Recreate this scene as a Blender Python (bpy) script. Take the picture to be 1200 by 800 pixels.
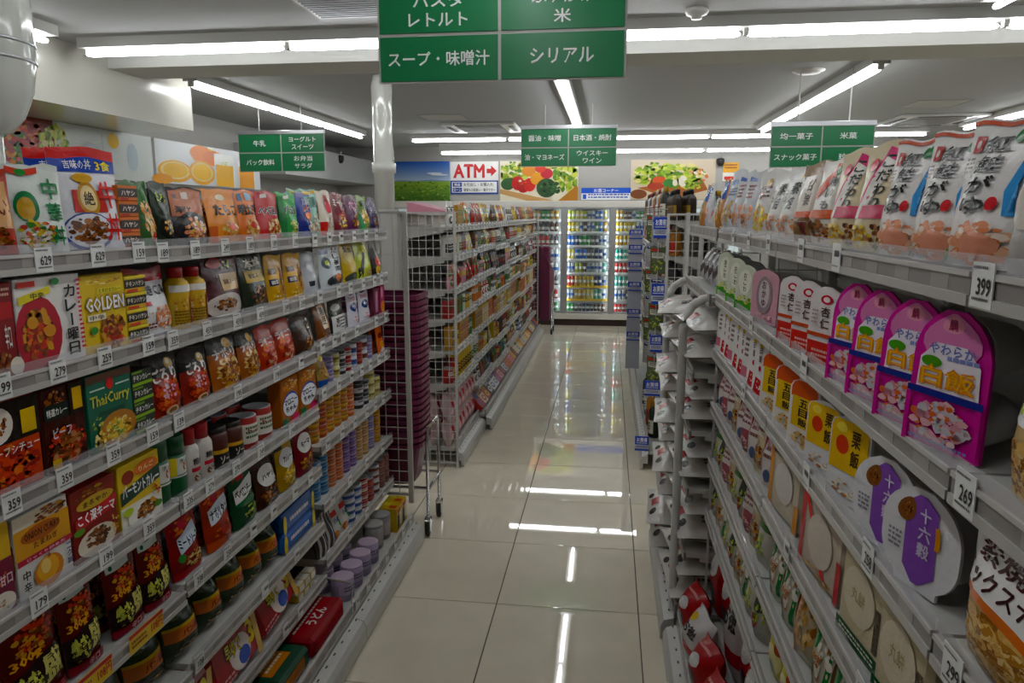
import bpy, math, random
from mathutils import Vector, Matrix, Euler
for o in list(bpy.data.objects): bpy.data.objects.remove(o)
SC = bpy.context.scene
COL = SC.collection
R = math.radians
# ------------------------------------------------------------------ camera, world, exposure
cam = bpy.data.cameras.new('camera'); co = bpy.data.objects.new('camera', cam); COL.objects.link(co)
cam.sensor_width = 36.0; cam.lens = 25.47; cam.clip_start = 0.05; cam.clip_end = 60
co.location = (0, 0, 1.66); co.rotation_euler = (R(90 - 9.984), 0, R(7.559))
SC.camera = co
W = bpy.data.worlds.new('world'); SC.world = W; W.use_nodes = True
W.node_tree.nodes['Background'].inputs[0].default_value = (0.9, 0.95, 1, 1)
W.node_tree.nodes['Background'].inputs[1].default_value = 0.05
SC.view_settings.view_transform = 'Standard'; SC.view_settings.look = 'None'
SC.view_settings.gamma = 1; SC.view_settings.use_curve_mapping = False
SC.view_settings.exposure = 0.28
TUBE_STRENGTH = 16.0
COOLER_STRENGTH = 15.0
# ------------------------------------------------------------------ colour + materials
def lin(h):
    h = h.lstrip('#'); out = []
    for i in (0, 2, 4):
        c = int(h[i:i+2], 16)/255
        out.append(c/12.92 if c <= .04045 else ((c+.055)/1.055)**2.4)
    return tuple(out)
MATS = {}
def mat(name, col=None, rough=.5, metal=0., attr=False, coat=0., emit=0., spec=.5):
    m = bpy.data.materials.new(name); m.use_nodes = True; nt = m.node_tree
    b = nt.nodes['Principled BSDF']
    b.inputs['Roughness'].default_value = rough; b.inputs['Metallic'].default_value = metal
    b.inputs['Coat Weight'].default_value = coat; b.inputs['Coat Roughness'].default_value = .1
    b.inputs['Specular IOR Level'].default_value = spec
    if attr:
        a = nt.nodes.new('ShaderNodeAttribute'); a.attribute_name = 'Col'
        hs = nt.nodes.new('ShaderNodeHueSaturation'); hs.inputs['Saturation'].default_value = 1.14; hs.inputs['Value'].default_value = .9
        nt.links.new(a.outputs['Color'], hs.inputs['Color']); nt.links.new(hs.outputs['Color'], b.inputs['Base Color'])
    else:
        c = lin(col); b.inputs['Base Color'].default_value = (*c, 1)
        if emit:
            b.inputs['Emission Color'].default_value = (*c, 1); b.inputs['Emission Strength'].default_value = emit
    MATS[name] = m
    return m
mat('carton', attr=True, rough=.42)
mat('film', attr=True, rough=.24, coat=.04, spec=.32)
mat('paint', attr=True, rough=.6)
mat('plastic', attr=True, rough=.35)
mat('enamel', '#bfbeb9', rough=.35)
mat('rail', attr=True, rough=.28)
mat('chrome', '#cfcfcf', rough=.18, metal=1)
mat('rubber', '#151515', rough=.6)
mat('dark', '#1d1a1a', rough=.5)
mat('burgundy', '#6d1440', rough=.35, coat=.15)
mat('burgundy_deep', '#5a1036', rough=.4)
mat('ceiling_paint', '#adaead', rough=.8)
mat('wall_paint', '#a8a6a1', rough=.75)
mat('soffit_laminate', '#c8c6bb', rough=.22, coat=.3)
mat('clear_grey', '#b8b4b0', rough=.25)
mat('soffit_matt', '#cac9c3', rough=.7)
mat('green_sign', '#137c4a', rough=.3)
mat('white_letters', '#f2f4f2', rough=.4)
mat('alu', '#bfc1c3', rough=.35, metal=.8)
mat('tube', '#f9fcff', emit=TUBE_STRENGTH)
mat('cooler_tube', '#f4faff', emit=COOLER_STRENGTH)
mat('kick_brown', '#35221c', rough=.5)
mat('cooler_body', '#d8d5cc', rough=.4)
mat('cooler_inner', '#dfe4e4', rough=.5)
mat('blue_tag', '#2f55c8', rough=.4)
mat('card', '#efefec', rough=.5)
mat('ink', '#1b1b1d', rough=.5)
mat('glossy_white', '#d2d4cc', rough=.12, coat=.4)
def noise_bump(name, scale, strength, colvar=0., c2=None, roughvar=0):
    m = MATS[name]; nt = m.node_tree; b = nt.nodes['Principled BSDF']
    tc = nt.nodes.new('ShaderNodeTexCoord'); n = nt.nodes.new('ShaderNodeTexNoise'); n.inputs['Scale'].default_value = scale
    n.inputs['Detail'].default_value = 4
    nt.links.new(tc.outputs['Object'], n.inputs['Vector'])
    if strength:
        bp = nt.nodes.new('ShaderNodeBump'); bp.inputs['Strength'].default_value = strength; bp.inputs['Distance'].default_value = .004
        nt.links.new(n.outputs['Fac'], bp.inputs['Height']); nt.links.new(bp.outputs['Normal'], b.inputs['Normal'])
    if c2:
        mx = nt.nodes.new('ShaderNodeMix'); mx.data_type = 'RGBA'
        mx.inputs[6].default_value = b.inputs['Base Color'].default_value; mx.inputs[7].default_value = (*lin(c2), 1)
        rp = nt.nodes.new('ShaderNodeValToRGB'); rp.color_ramp.elements[0].position = .35; rp.color_ramp.elements[1].position = .7
        nt.links.new(n.outputs['Fac'], rp.inputs[0]); nt.links.new(rp.outputs['Color'], mx.inputs[0])
        nt.links.new(mx.outputs[2], b.inputs['Base Color'])
noise_bump('film', 45, .5)
noise_bump('ceiling_paint', 220, .12)
noise_bump('wall_paint', 180, .12)
# polished floor tile
m = mat('floor_tile', '#e8dfc9', rough=.022, spec=.75, coat=.5)
m.node_tree.nodes['Principled BSDF'].inputs['Coat Roughness'].default_value = .02
noise_bump('floor_tile', 5, .0, c2='#e0d7c1')
mat('grout', '#5d564c', rough=.8)
# clear plastic
def clear(name, tint, alpha, rough=.08):
    m = bpy.data.materials.new(name); m.use_nodes = True; nt = m.node_tree; nt.nodes.clear()
    out = nt.nodes.new('ShaderNodeOutputMaterial'); mix = nt.nodes.new('ShaderNodeMixShader')
    t = nt.nodes.new('ShaderNodeBsdfTransparent'); t.inputs[0].default_value = (*tint, 1)
    g = nt.nodes.new('ShaderNodeBsdfPrincipled'); g.inputs['Base Color'].default_value = (.8, .8, .8, 1); g.inputs['Roughness'].default_value = rough
    fr = nt.nodes.new('ShaderNodeLayerWeight'); fr.inputs[0].default_value = .25
    ma = nt.nodes.new('ShaderNodeMath'); ma.operation = 'MULTIPLY_ADD'; ma.inputs[1].default_value = .5; ma.inputs[2].default_value = alpha; ma.use_clamp = True
    nt.links.new(fr.outputs['Facing'], ma.inputs[0]); nt.links.new(ma.outputs[0], mix.inputs[0])
    nt.links.new(t.outputs[0], mix.inputs[1]); nt.links.new(g.outputs[0], mix.inputs[2]); nt.links.new(mix.outputs[0], out.inputs[0])
    MATS[name] = m
clear('clear', (.95, .95, .97), .05)
clear('glass', (.97, .99, .985), .03, .03)
# ------------------------------------------------------------------ mesh builder
TEXTS = {}
def text_mesh(s, bold=.012):
    k = (s, bold)
    if k not in TEXTS:
        c = bpy.data.curves.new('t', 'FONT'); c.body = s; c.resolution_u = 2 if len(s) < 4 else 1
        c.offset = 0; c.align_x = 'CENTER'; c.space_line = .95
        o = bpy.data.objects.new('t', c); me = bpy.data.meshes.new_from_object(o)
        vs = [(v.co.x, v.co.y, 0.) for v in me.vertices]; fs = [tuple(p.vertices) for p in me.polygons]
        bpy.data.objects.remove(o); bpy.data.meshes.remove(me); bpy.data.curves.remove(c)
        if vs and bold > 0:
            base_v, base_f = vs, fs; vs, fs = [], []
            for dx, dy in ((0, bold*.9), (-bold*.78, -bold*.45), (bold*.78, -bold*.45)):
                q = len(vs); vs += [(x+dx, y+dy, .3*(q//max(len(base_v), 1))) for x, y, _ in base_v]; fs += [tuple(i+q for i in f) for f in base_f]
        if vs:
            x0 = min(v[0] for v in vs); x1 = max(v[0] for v in vs); y0 = min(v[1] for v in vs); y1 = max(v[1] for v in vs)
            TEXTS[k] = ([((v[0]-x0)/(x1-x0), (v[1]-y0)/max(y1-y0, 1e-6), v[2]) for v in vs], fs, (x1-x0)/max(y1-y0, 1e-6))
        else: TEXTS[k] = ([], [], 1)
    return TEXTS[k]
WO = {}
class MB:
    def __init__(s): s.v = []; s.f = []; s.c = []; s.sm = []
    def face(s, idx, col, smooth=False): s.f.append(idx); s.c.append(col); s.sm.append(smooth)
    def add(s, pts): n = len(s.v); s.v.extend(tuple(p) for p in pts); return n
    def quad(s, a, b, c, d, col='#ffffff'):
        n = s.add([a, b, c, d]); s.face((n, n+1, n+2, n+3), col)
    def box(s, x0, x1, y0, y1, z0, z1, col='#ffffff', bv=0.):
        x0, x1 = min(x0, x1), max(x0, x1); y0, y1 = min(y0, y1), max(y0, y1); z0, z1 = min(z0, z1), max(z0, z1)
        if bv <= 0:
            n = s.add([(x0,y0,z0),(x1,y0,z0),(x1,y1,z0),(x0,y1,z0),(x0,y0,z1),(x1,y0,z1),(x1,y1,z1),(x0,y1,z1)])
            for q in ((0,3,2,1),(4,5,6,7),(0,1,5,4),(1,2,6,5),(2,3,7,6),(3,0,4,7)): s.face(tuple(n+i for i in q), col)
            return
        b = min(bv, (x1-x0)*.45, (y1-y0)*.45, (z1-z0)*.45)
        ids = {}
        for sx, X, dx in ((0, x0, b), (1, x1, -b)):
            for sy, Y, dy in ((0, y0, b), (1, y1, -b)):
                for sz, Z, dz in ((0, z0, b), (1, z1, -b)):
                    n = s.add([(X, Y+dy, Z+dz), (X+dx, Y, Z+dz), (X+dx, Y+dy, Z)])
                    ids[(sx,sy,sz)] = n
        g = lambda k, a: ids[k]+a
        for sx in (0, 1):
            q = [g((sx,0,0),0), g((sx,1,0),0), g((sx,1,1),0), g((sx,0,1),0)]; s.face(tuple(q if sx else q[::-1]), col)
        for sy in (0, 1):
            q = [g((0,sy,0),1), g((1,sy,0),1), g((1,sy,1),1), g((0,sy,1),1)]; s.face(tuple(q[::-1] if sy else q), col)
        for sz in (0, 1):
            q = [g((0,0,sz),2), g((1,0,sz),2), g((1,1,sz),2), g((0,1,sz),2)]; s.face(tuple(q if sz else q[::-1]), col)
        for a in (0, 1):
            for c in (0, 1):
                s.face((g((0,a,c),1), g((1,a,c),1), g((1,a,c),2), g((0,a,c),2)), col)
                s.face((g((a,0,c),0), g((a,1,c),0), g((a,1,c),2), g((a,0,c),2)), col)
                s.face((g((a,c,0),0), g((a,c,1),0), g((a,c,1),1), g((a,c,0),1)), col)
        for k in ids: n = ids[k]; s.face((n, n+1, n+2), col)
    def grid(s, P, col, smooth=True, flip=False):
        nu = len(P[0]); n = s.add([p for row in P for p in row])
        for j in range(len(P)-1):
            for i in range(nu-1):
                q = (n+j*nu+i, n+j*nu+i+1, n+(j+1)*nu+i+1, n+(j+1)*nu+i)
                cc = col(i/(nu-1), j/(len(P)-1)) if callable(col) else col
                s.face(q[::-1] if flip else q, cc, smooth)
    def lathe(s, prof, n=14, c=(0,0,0), axis='z', cols='#ffffff', caps=True):
        rings = []
        for r, z in prof:
            pts = []
            for i in range(n):
                a = 2*math.pi*i/n; x, y = r*math.cos(a), r*math.sin(a)
                pts.append((c[0]+x, c[1]+y, c[2]+z) if axis == 'z' else (c[0]+x, c[1]+z, c[2]+y) if axis == 'y' else (c[0]+z, c[1]+x, c[2]+y))
            rings.append(s.add(pts))
        for k in range(len(prof)-1):
            cc = cols if isinstance(cols, str) else cols[k]
            for i in range(n):
                j = (i+1) % n; s.face((rings[k]+i, rings[k]+j, rings[k+1]+j, rings[k+1]+i), cc, True)
        if caps:
            c0 = cols if isinstance(cols, str) else cols[0]; c1 = cols if isinstance(cols, str) else cols[-1]
            if prof[0][0] > 1e-4: s.face(tuple(rings[0]+i for i in range(n))[::-1], c0)
            if prof[-1][0] > 1e-4: s.face(tuple(rings[-1]+i for i in range(n)), c1)
    def tube(s, pts, r, n=6, col='#ffffff'):
        pts = [Vector(p) for p in pts]; rings = []
        up = Vector((0, 0, 1))
        for i, p in enumerate(pts):
            d = (pts[min(i+1, len(pts)-1)]-pts[max(i-1, 0)]).normalized()
            u = d.cross(up if abs(d.z) < .95 else Vector((1, 0, 0))).normalized(); w = d.cross(u)
            rings.append(s.add([p+u*r*math.cos(2*math.pi*k/n)+w*r*math.sin(2*math.pi*k/n) for k in range(n)]))
        for a, b in zip(rings, rings[1:]):
            for k in range(n): j = (k+1) % n; s.face((a+k, a+j, b+j, b+k), col, True)
        s.face(tuple(rings[0]+k for k in range(n)), col); s.face(tuple(rings[-1]+k for k in range(n))[::-1], col)
    def mesh(s, name):
        me = bpy.data.meshes.new(name); me.from_pydata(s.v, [], s.f)
        at = me.color_attributes.new('Col', 'FLOAT_COLOR', 'CORNER')
        buf = []; cache = {}
        for f, c in zip(s.f, s.c):
            if c not in cache: cache[c] = [*lin(c), 1.]
            buf += cache[c]*len(f)
        at.data.foreach_set('color', buf); me.polygons.foreach_set('use_smooth', s.sm)
        return me
    def build(s, name, material, parent=None, origin=(0,0,0)):
        me = s.mesh(name); me.materials.append(MATS[material])
        if any(origin): me.transform(Matrix.Translation(-Vector(origin)))
        return link(name, me, parent, origin)
def link(name, me, parent=None, origin=(0,0,0)):
    o = bpy.data.objects.new(name, me); COL.objects.link(o)
    WO[o.name] = Vector(origin)
    if parent: o.parent = parent; o.location = Vector(origin)-WO[parent.name]
    else: o.location = origin
    return o
def empty(name, loc): return link(name, None, None, loc)
LABELS = {}
def words_in(t): return len(t.replace(',', ' ').split())
def tag(o, label, cat, group=None):
    for a, b in ((' shelf of left gondola', ' left shelf'), (' shelf of right gondola', ' right shelf'), (' from near end', ' along'), (' of liquor gondola', ' by liquor'), (' with yellow label', ''), (' with white band', '')):
        if words_in(label) > 16: label = label.replace(a, b)
    o['label'] = label; o['category'] = cat
    if group: o['group'] = group
    LABELS[label] = LABELS.get(label, 0)+1
    return o
def struct(o): o['kind'] = 'structure'; return o
ORD = ['zeroth','first','second','third','fourth','fifth','sixth','seventh','eighth','ninth','tenth','eleventh','twelfth','thirteenth','fourteenth','fifteenth','sixteenth','seventeenth','eighteenth','nineteenth','twentieth',
 'twenty-first','twenty-second','twenty-third','twenty-fourth','twenty-fifth','twenty-sixth','twenty-seventh','twenty-eighth']
# ------------------------------------------------------------------ flat print on a surface S(u,v,lift)
FOODS = {'darkgreen': ['#2c4c2c','#3a6a34','#274226','#4f7f44','#35602f'], 'curry': ['#8a4a1c','#a8601f','#6d3413','#c98a3a','#7a3d18','#d9a050'], 'red': ['#b02a16','#d5401f','#8d1d10','#e0702c','#c9331c'],
 'beef': ['#6a3a20','#8a5230','#4c2614','#a06a40','#b9835a'], 'pasta': ['#e0b060','#d98a3a','#e8c880','#c96a2c','#f0d8a0'], 'green': ['#8fae3a','#c9d060','#5f8a2a','#e0d890','#a8c050'],
 'salmon': ['#e8a080','#f0c0a0','#d98860','#f4e0d0','#e09070'], 'nuts': ['#c9a063','#e0c088','#8a5a2c','#d8b070','#a87840'], 'white': ['#e8e0d0','#f2ece0','#d0c0a8','#c08860'], 'yellow': ['#e8b020','#f2d060','#c98a10','#f6e8a0'],
 'veg': ['#3f7a2a','#c22a1e','#e08a1e','#86b03a','#d8c23a','#2c5a22','#b0321e'], 'pink': ['#e8b0b8','#d89aa8','#f2d0d4','#c9c0c8','#e07a5a']}
def paint(mb, S, art, seed=1, nu=8, nv=10, k0=1):
    rnd = random.Random(seed); k = k0
    def cuts(a, b, n):
        t = [a]+[i/n for i in range(1, n) if a+1e-4 < i/n < b-1e-4]+[b]; return t
    for e in art:
        k += 1; t = e[0]
        if t == 'R':
            us, vs = cuts(e[2], e[4], nu), cuts(e[3], e[5], nv)
            mb.grid([[S(u, v, k) for u in us] for v in vs], e[1], True)
        elif t == 'E':
            n = 18; P = [S(e[2], e[3], k)]; RR = (.55, 1.) if nu <= 1 or e[4] < .2 else (.3, .55, .78, 1.)
            for rr in RR:
                P += [S(e[2]+e[4]*rr*math.cos(2*math.pi*i/n), e[3]+e[5]*rr*math.sin(2*math.pi*i/n), k) for i in range(n)]
            b = mb.add(P)
            for i in range(n):
                j = (i+1) % n; mb.face((b, b+1+i, b+1+j), e[1], True)
                for q in range(len(RR)-1): mb.face((b+1+q*n+i, b+1+(q+1)*n+i, b+1+(q+1)*n+j, b+1+q*n+j), e[1], True)
        elif t == 'P':
            pts = e[2]
            if nu <= 1: b = mb.add([S(u, v, k) for u, v in pts]); mb.face(tuple(range(b, b+len(pts))), e[1])
            elif len(pts) == 4:
                N = 8; A, B, C, D = pts
                mb.grid([[S(*[(A[c]*(1-i/N)+B[c]*i/N)*(1-j/N)+(D[c]*(1-i/N)+C[c]*i/N)*j/N for c in (0, 1)], k) for i in range(N+1)] for j in range(N+1)], e[1], True)
            else:
                m = len(pts); g = [sum(p[c] for p in pts)/m for c in (0, 1)]; n3 = 4
                b = mb.add([S(g[0], g[1], k)]+[S(g[0]+(p[0]-g[0])*q/n3, g[1]+(p[1]-g[1])*q/n3, k) for q in range(1, n3+1) for p in pts])
                for i in range(m):
                    j = (i+1) % m; mb.face((b, b+1+i, b+1+j), e[1], True)
                    for q in range(n3-1): mb.face((b+1+q*m+i, b+1+(q+1)*m+i, b+1+(q+1)*m+j, b+1+q*m+j), e[1], True)
        elif t == 'T':
            vs, fs, asp = text_mesh(e[2], e[7] if len(e) > 7 else .018)
            b = mb.add([S(e[3]+(e[5]-e[3])*x, e[4]+(e[6]-e[4])*y, k+dk) for x, y, dk in vs])
            for f in fs: mb.face(tuple(b+i for i in f), e[1], True)
        elif t == 'V':   # vertical writing
            chars = e[2]; hh = (e[6]-e[4])/len(chars)
            for i, ch in enumerate(chars):
                top = e[6]-i*hh; vs, fs, asp = text_mesh(ch, .03)
                v0, v1 = top-hh*.93, top-hh*.07
                if ch == 'ー': vs = [(.5+(y-.5)*.2, x, dk) for x, y, dk in vs]
                b = mb.add([S(e[3]+(e[5]-e[3])*x, v0+(v1-v0)*y, k+dk) for x, y, dk in vs])
                for f in fs: mb.face(tuple(b+q for q in f), e[1], True)
        elif t == 'F':
            pal = FOODS[e[1]]; n = int((e[6] if len(e) > 6 else 26)*1.9)
            k2 = k
            for q in range(n):
                a = rnd.random()*6.283; rr = math.sqrt(rnd.random())*.86; s = .07+.13*rnd.random()
                cu, cv = e[2]+e[4]*rr*math.cos(a), e[3]+e[5]*rr*math.sin(a); c = rnd.choice(pal); ph = rnd.random()*3
                kk = k2+.12*(q % 9)
                pts = []
                for i in range(7):
                    aa = ph+2*math.pi*i/7; r2 = s*(.75+.5*rnd.random())
                    pts.append(S(min(max(cu+e[4]*r2*math.cos(aa), .01), .99), min(max(cv+e[5]*r2*math.sin(aa), .01), .99), kk))
                b = mb.add(pts); mb.face(tuple(range(b, b+7)), c, True)
            k += 1
        elif t == 'L':   # lines of small print
            n = e[6]
            for i in range(n):
                v1 = e[5]-(e[5]-e[3])*i/n; v0 = v1-(e[5]-e[3])/n*.5
                uu = e[2]; 
                while uu < e[4]-.02:
                    w = min(.03+.05*rnd.random(), e[4]-uu); b = mb.add([S(uu, v0, k), S(uu+w, v0, k), S(uu+w, v1, k), S(uu, v1, k)])
                    mb.face((b, b+1, b+2, b+3), e[1]); uu += w+.015
LIFT = .0003
# ------------------------------------------------------------------ package builders: origin at the middle of the base front edge, front faces -y
def b_carton(w, h, p):
    d = p.get('d', .03); mb = MB(); mb.box(-w/2, w/2, 0, d, 0, h, p['col'], p.get('bv', .0015))
    pr = MB(); S = lambda u, v, k: ((u-.5)*w, -.0004-LIFT*k, v*h)
    paint(pr, S, p['art'], p.get('seed', 3), 1, 1)
    if p.get('side'):
        S2 = lambda u, v, k: (-w/2-.0004-LIFT*k, (1-u)*d, v*h); paint(pr, S2, p['side'], 5, 1, 1)
    if p.get('top'):
        S3 = lambda u, v, k: ((u-.5)*w, v*d, h+.0004+LIFT*k); paint(pr, S3, p['top'], 6, 1, 1)
    return [(p.get('n', 'carton'), mb.mesh('carton'), p.get('mat', 'carton')), ('front_print', pr.mesh('front_print'), p.get('mat', 'carton'))]
def surf(w, h, d, mode, seed, nu, nv):
    rnd = random.Random(seed); P = []; Q = []
    ph = [rnd.random()*6 for _ in range(4)]
    for j in range(nv+1):
        v = j/nv
        if mode == 'pouch': t = (.55+.45*min(1, v/.22))*(1-max(0, (v-.22)/.68)**1.6 if v < .9 else 0); t = max(t, .04)
        else: t = max(.05, math.sin(math.pi*min(max((v-.03)/.94, 0), 1))**(.28 if mode == 'sack' else .55))
        a = []; b = []
        for i in range(nu+1):
            u = i/nu; q = abs(2*u-1); s = (1-q**3.6)
            wr = .0022*math.sin(9*u+ph[0]+5*v)+.0018*math.sin(14*v+ph[1]-6*u)
            sq = 1-.05*math.sin(math.pi*v)*(1 if mode == 'pillow' else .4)
            x = (u-.5)*w*sq; z = v*h+.004*math.sin(7*u+ph[2])*(v > .85)
            yy = d/2*t*s+wr*s*min(1, t*2)
            bow = .004*math.sin(ph[3]+3*v)
            a.append((x, d/2-yy+bow*v, z)); b.append((x, d/2+yy*.9+bow*v+.0006, z))
        P.append(a); Q.append(b)
    return P, Q
def sampler(P, nu, nv, lift=LIFT, base=.0006):
    def S(u, v, k):
        x = min(max(u, 0), 1)*nu; y = min(max(v, 0), 1)*nv; i = min(int(x), nu-1); j = min(int(y), nv-1); a, b = x-i, y-j
        p = [P[j][i][c]*(1-a)*(1-b)+P[j][i+1][c]*a*(1-b)+P[j+1][i][c]*(1-a)*b+P[j+1][i+1][c]*a*b for c in range(3)]
        return (p[0], p[1]-base-lift*k, p[2])
    return S
def b_pouch(w, h, p):
    d = p.get('d', .04); nu, nv = 8, 10; P, Q = surf(w, h, d, p.get('mode', 'pouch'), p.get('seed', 2), nu, nv)
    mb = MB(); seal = p.get('seal'); col = p['col']
    cf = (lambda u, v: seal if v > .9 or (p.get('mode') == 'pillow' and v < .08) else col) if seal else col
    mb.grid(P, cf); bc = p.get('back', col); mb.grid(Q, bc, flip=True)
    n = nu+1
    mb.quad(P[0][0], P[0][-1], Q[0][-1], Q[0][0], bc)
    pr = MB(); paint(pr, sampler(P, nu, nv), p['art'], p.get('seed', 2), nu, nv)
    return [(p.get('n', 'pouch'), mb.mesh('pouch'), p.get('mat', 'film')), ('front_print', pr.mesh('front_print'), p.get('mat', 'film'))]
def cyl(r, z0, h, yc):
    return lambda u, v, k: ((r+.0004+LIFT*k)*math.sin((u-.5)*3.0), yc-(r+.0004+LIFT*k)*math.cos((u-.5)*3.0), z0+v*h)
def b_bottle(w, h, p):
    r = w*.47; mb = MB(); ch = p.get('cap_h', .16)*h; cr = r*p.get('cap_r', .6); sh = p.get('shoulder', .12)*h; bh = h-ch-sh
    mb.lathe([(r*.9, 0), (r, .004), (r, bh), (r*.92, bh+sh*.4), (cr*.92, bh+sh), (cr*.92, bh+sh+.003)], 16, (0, r, 0), 'z', p['col'])
    cp = MB(); cp.lathe([(cr, bh+sh-.001), (cr, h-.003), (cr*.9, h)], 16, (0, r, 0), 'z', p['cap'])
    pr = MB(); paint(pr, cyl(r, .004, bh-.004, r), p['art'], 4, 8, 1)
    return [(p.get('n', 'bottle'), mb.mesh('bottle'), 'plastic'), ('cap', cp.mesh('cap'), 'plastic'), ('label_print', pr.mesh('label_print'), 'carton')]
def b_can(w, h, p):
    r = w*.48; mb = MB(); mb.lathe([(r*.95, 0), (r, .003), (r, h-.003), (r*.96, h)], 14, (0, r, 0), 'z', p['col'])
    out = [(p.get('n', 'can'), mb.mesh('can'), 'carton')]
    ld = MB(); ld.lathe([(r*.97, h), (r*.97, h+.0015), (r*.86, h+.0015), (r*.84, h+.0003), (0.001, h+.0003)], 14, (0, r, 0), 'z', p.get('lid', '#b9bcc0'), False)
    out.append(('lid', ld.mesh('lid'), 'plastic'))
    if p.get('art'):
        pr = MB(); paint(pr, cyl(r, 0, h, r), p['art'], 4, 8, 1); out.append(('label_print', pr.mesh('label_print'), 'carton'))
    return out
def b_arch(w, h, p):
    """card with a rounded top (or full oval) in front of one or two bowls that point backwards"""
    d = p.get('d', .06); nu, nv = 6, 14; oval = p.get('oval', 0); rt = p.get('round', .3)
    def kf(v):
        q = 1.
        if v > 1-rt: q = math.sqrt(max(0, 1-((v-1+rt)/rt)**2))
        if oval and v < rt: q = math.sqrt(max(0, 1-((rt-v)/rt)**2))
        return max(q, .25 if v > .5 else .55)
    P = [[((i/nu-.5)*w*kf(j/nv), 0, j/nv*h) for i in range(nu+1)] for j in range(nv+1)]
    Q = [[(x, .004, z) for x, y, z in row] for row in P]
    mb = MB(); mb.grid(P, p['col'], False); mb.grid(Q, p.get('back', '#e8e6e4'), False, True)
    for j in range(nv):
        mb.quad(P[j][0], P[j+1][0], Q[j+1][0], Q[j][0], p['col']); mb.quad(P[j+1][-1], P[j][-1], Q[j][-1], Q[j+1][-1], p['col'])
    mb.quad(P[0][0], P[0][-1], Q[0][-1], Q[0][0], p['col']); mb.quad(P[-1][0], P[-1][-1], Q[-1][-1], Q[-1][0], p['col'])
    pr = MB(); paint(pr, sampler(P, nu, nv), p['art'], p.get('seed', 3), 1, nv)
    out = [(p.get('n', 'sleeve_card'), mb.mesh('sleeve_card'), p.get('mat', 'film')), ('front_print', pr.mesh('front_print'), p.get('mat', 'film'))]
    nb = p.get('bowls', 1); bc = p.get('bowl', '#e9e7e6'); bw = MB
    for i in range(nb):
        b = MB(); cz = h*(i+.5)/nb; rr = min(w*.5, h/nb*.5)*.96
        sx = w*.5*.96/rr; sz = h/nb*.5*.97/rr
        b.lathe([(rr, .0045), (rr, .008), (rr*.93, .012), (rr*.88, d*.5), (rr*.72, d*.9), (rr*.6, d), (.001, d)], 16, (0, 0, 0), 'y', bc, False)
        b.v = [(x*sx, y, z*sz+cz) for x, y, z in b.v]
        out.append(('bowl', b.mesh('bowl'), 'plastic'))
    return out
SMALL = '#4a4038'

# ------------------------------------------------------------------ structure of the shop
def sbox(name, m, x0, x1, y0, y1, z0, z1, parent=None):
    b = MB(); b.box(x0, x1, y0, y1, z0, z1)
    o = b.build(name, m, parent, ((x0+x1)/2, (y0+y1)/2, (z0+z1)/2)); return o if parent else struct(o)
CZ = 2.66
floor = sbox('floor', 'grout', -4.3, 5.5, -3.2, 11.3, -.06, -.004)
tb = MB(); tb.box(-.3005, .3005, -.294, .294, -.008, 0, bv=.0015); tile_me = tb.mesh('tile'); tile_me.materials.append(MATS['floor_tile'])
for i in range(-3, 4):
    for j in range(-5, 15):
        link('tile', tile_me, floor, (-.447+.6055*(i+.5), 2.857+.5925*(j+.5), 0))
b = MB(); b.box(-4.3, -2.28, -3.2, 11.3, -.01, -.001); b.box(1.93, 5.5, -3.2, 11.3, -.01, -.001); b.box(-2.28, 1.93, -3.2, -.15, -.01, -.001)
struct(b.build('floor_edge', 'floor_tile'))
sbox('ceiling', 'ceiling_paint', -4.3, 5.5, -3.2, 11.3, CZ, CZ+.08)
sbox('wall_back', 'wall_paint', -4.3, 5.5, 11.05, 11.2, 0, CZ)
sbox('wall_left', 'wall_paint', -4.4, -4.2, -3.2, 11.2, 0, CZ)
sbox('wall_right', 'wall_paint', 5.4, 5.6, -3.2, 11.2, 0, CZ)
sbox('wall_front', 'wall_paint', -4.3, 5.5, -3.3, -3.15, 0, CZ)
sbox('trim_1', 'soffit_matt', -3.2, 5.4, 4.48, 4.86, 2.575, CZ)            # ceiling beam
sbox('trim_2', 'soffit_laminate', -4.2, -3.2, -1.0, 5.42, 2.29, CZ)           # boxed soffit on the left
sbox('trim_3', 'wall_paint', -4.2, -3.83, -1.0, 7.7, 0, 2.288)                # boxed wall carrying the pictures
# dropped edge along the left wall beyond the soffit
sbox('trim_4', 'ceiling_paint', -4.2, -3.6, 7.9, 11.05, 2.1, 2.45)
# ------------------------------------------------------------------ lamps
def lamp_run(x0, y0, n, along, label, zb=2.56, tl=1.245):
    root = empty('strip_light', (x0, y0, zb)); tag(root, label, 'ceiling light', 'fluorescent strip lights')
    L = n*tl; b = MB(); w = .055
    def bx(mb, a0, a1, c0, c1, z0, z1):
        if along == 'x': mb.box(x0+a0, x0+a1, y0+c0, y0+c1, z0, z1)
        else: mb.box(x0+c0, x0+c1, y0+a0, y0+a1, z0, z1)
    bx(b, 0, L, -w, w, zb+.045, CZ); b.build('housing', 'enamel', root, (x0, y0, zb))
    for i in range(n):
        t = MB(); a0 = i*tl+.014; a1 = (i+1)*tl-.014
        pts = [(a0, 0), (a0+.01, .011), (a0+.04, .016), (a1-.04, .016), (a1-.01, .011), (a1, 0)]
        t.lathe([(max(r, .002), q) for q, r in pts], 10, (x0, y0, zb+.019) , 'y' if along == 'y' else 'x')
        t.build('tube', 'tube', root, (x0, y0, zb))
        s = MB(); bx(s, a0-.012, a0+.012, -.018, .018, zb+.01, zb+.05); s.build('lamp_holder', 'enamel', root, (x0, y0, zb))
lamp_run(-3.03, 5.13, 3, 'y', 'strip light running to the back above the milk and yogurt sign')
lamp_run(-.367, 5.05, 3, 'y', 'strip light over the middle aisle behind the large green sign')
lamp_run(1.70, 5.13, 3, 'y', 'strip light running diagonally above the snack category sign')
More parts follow.
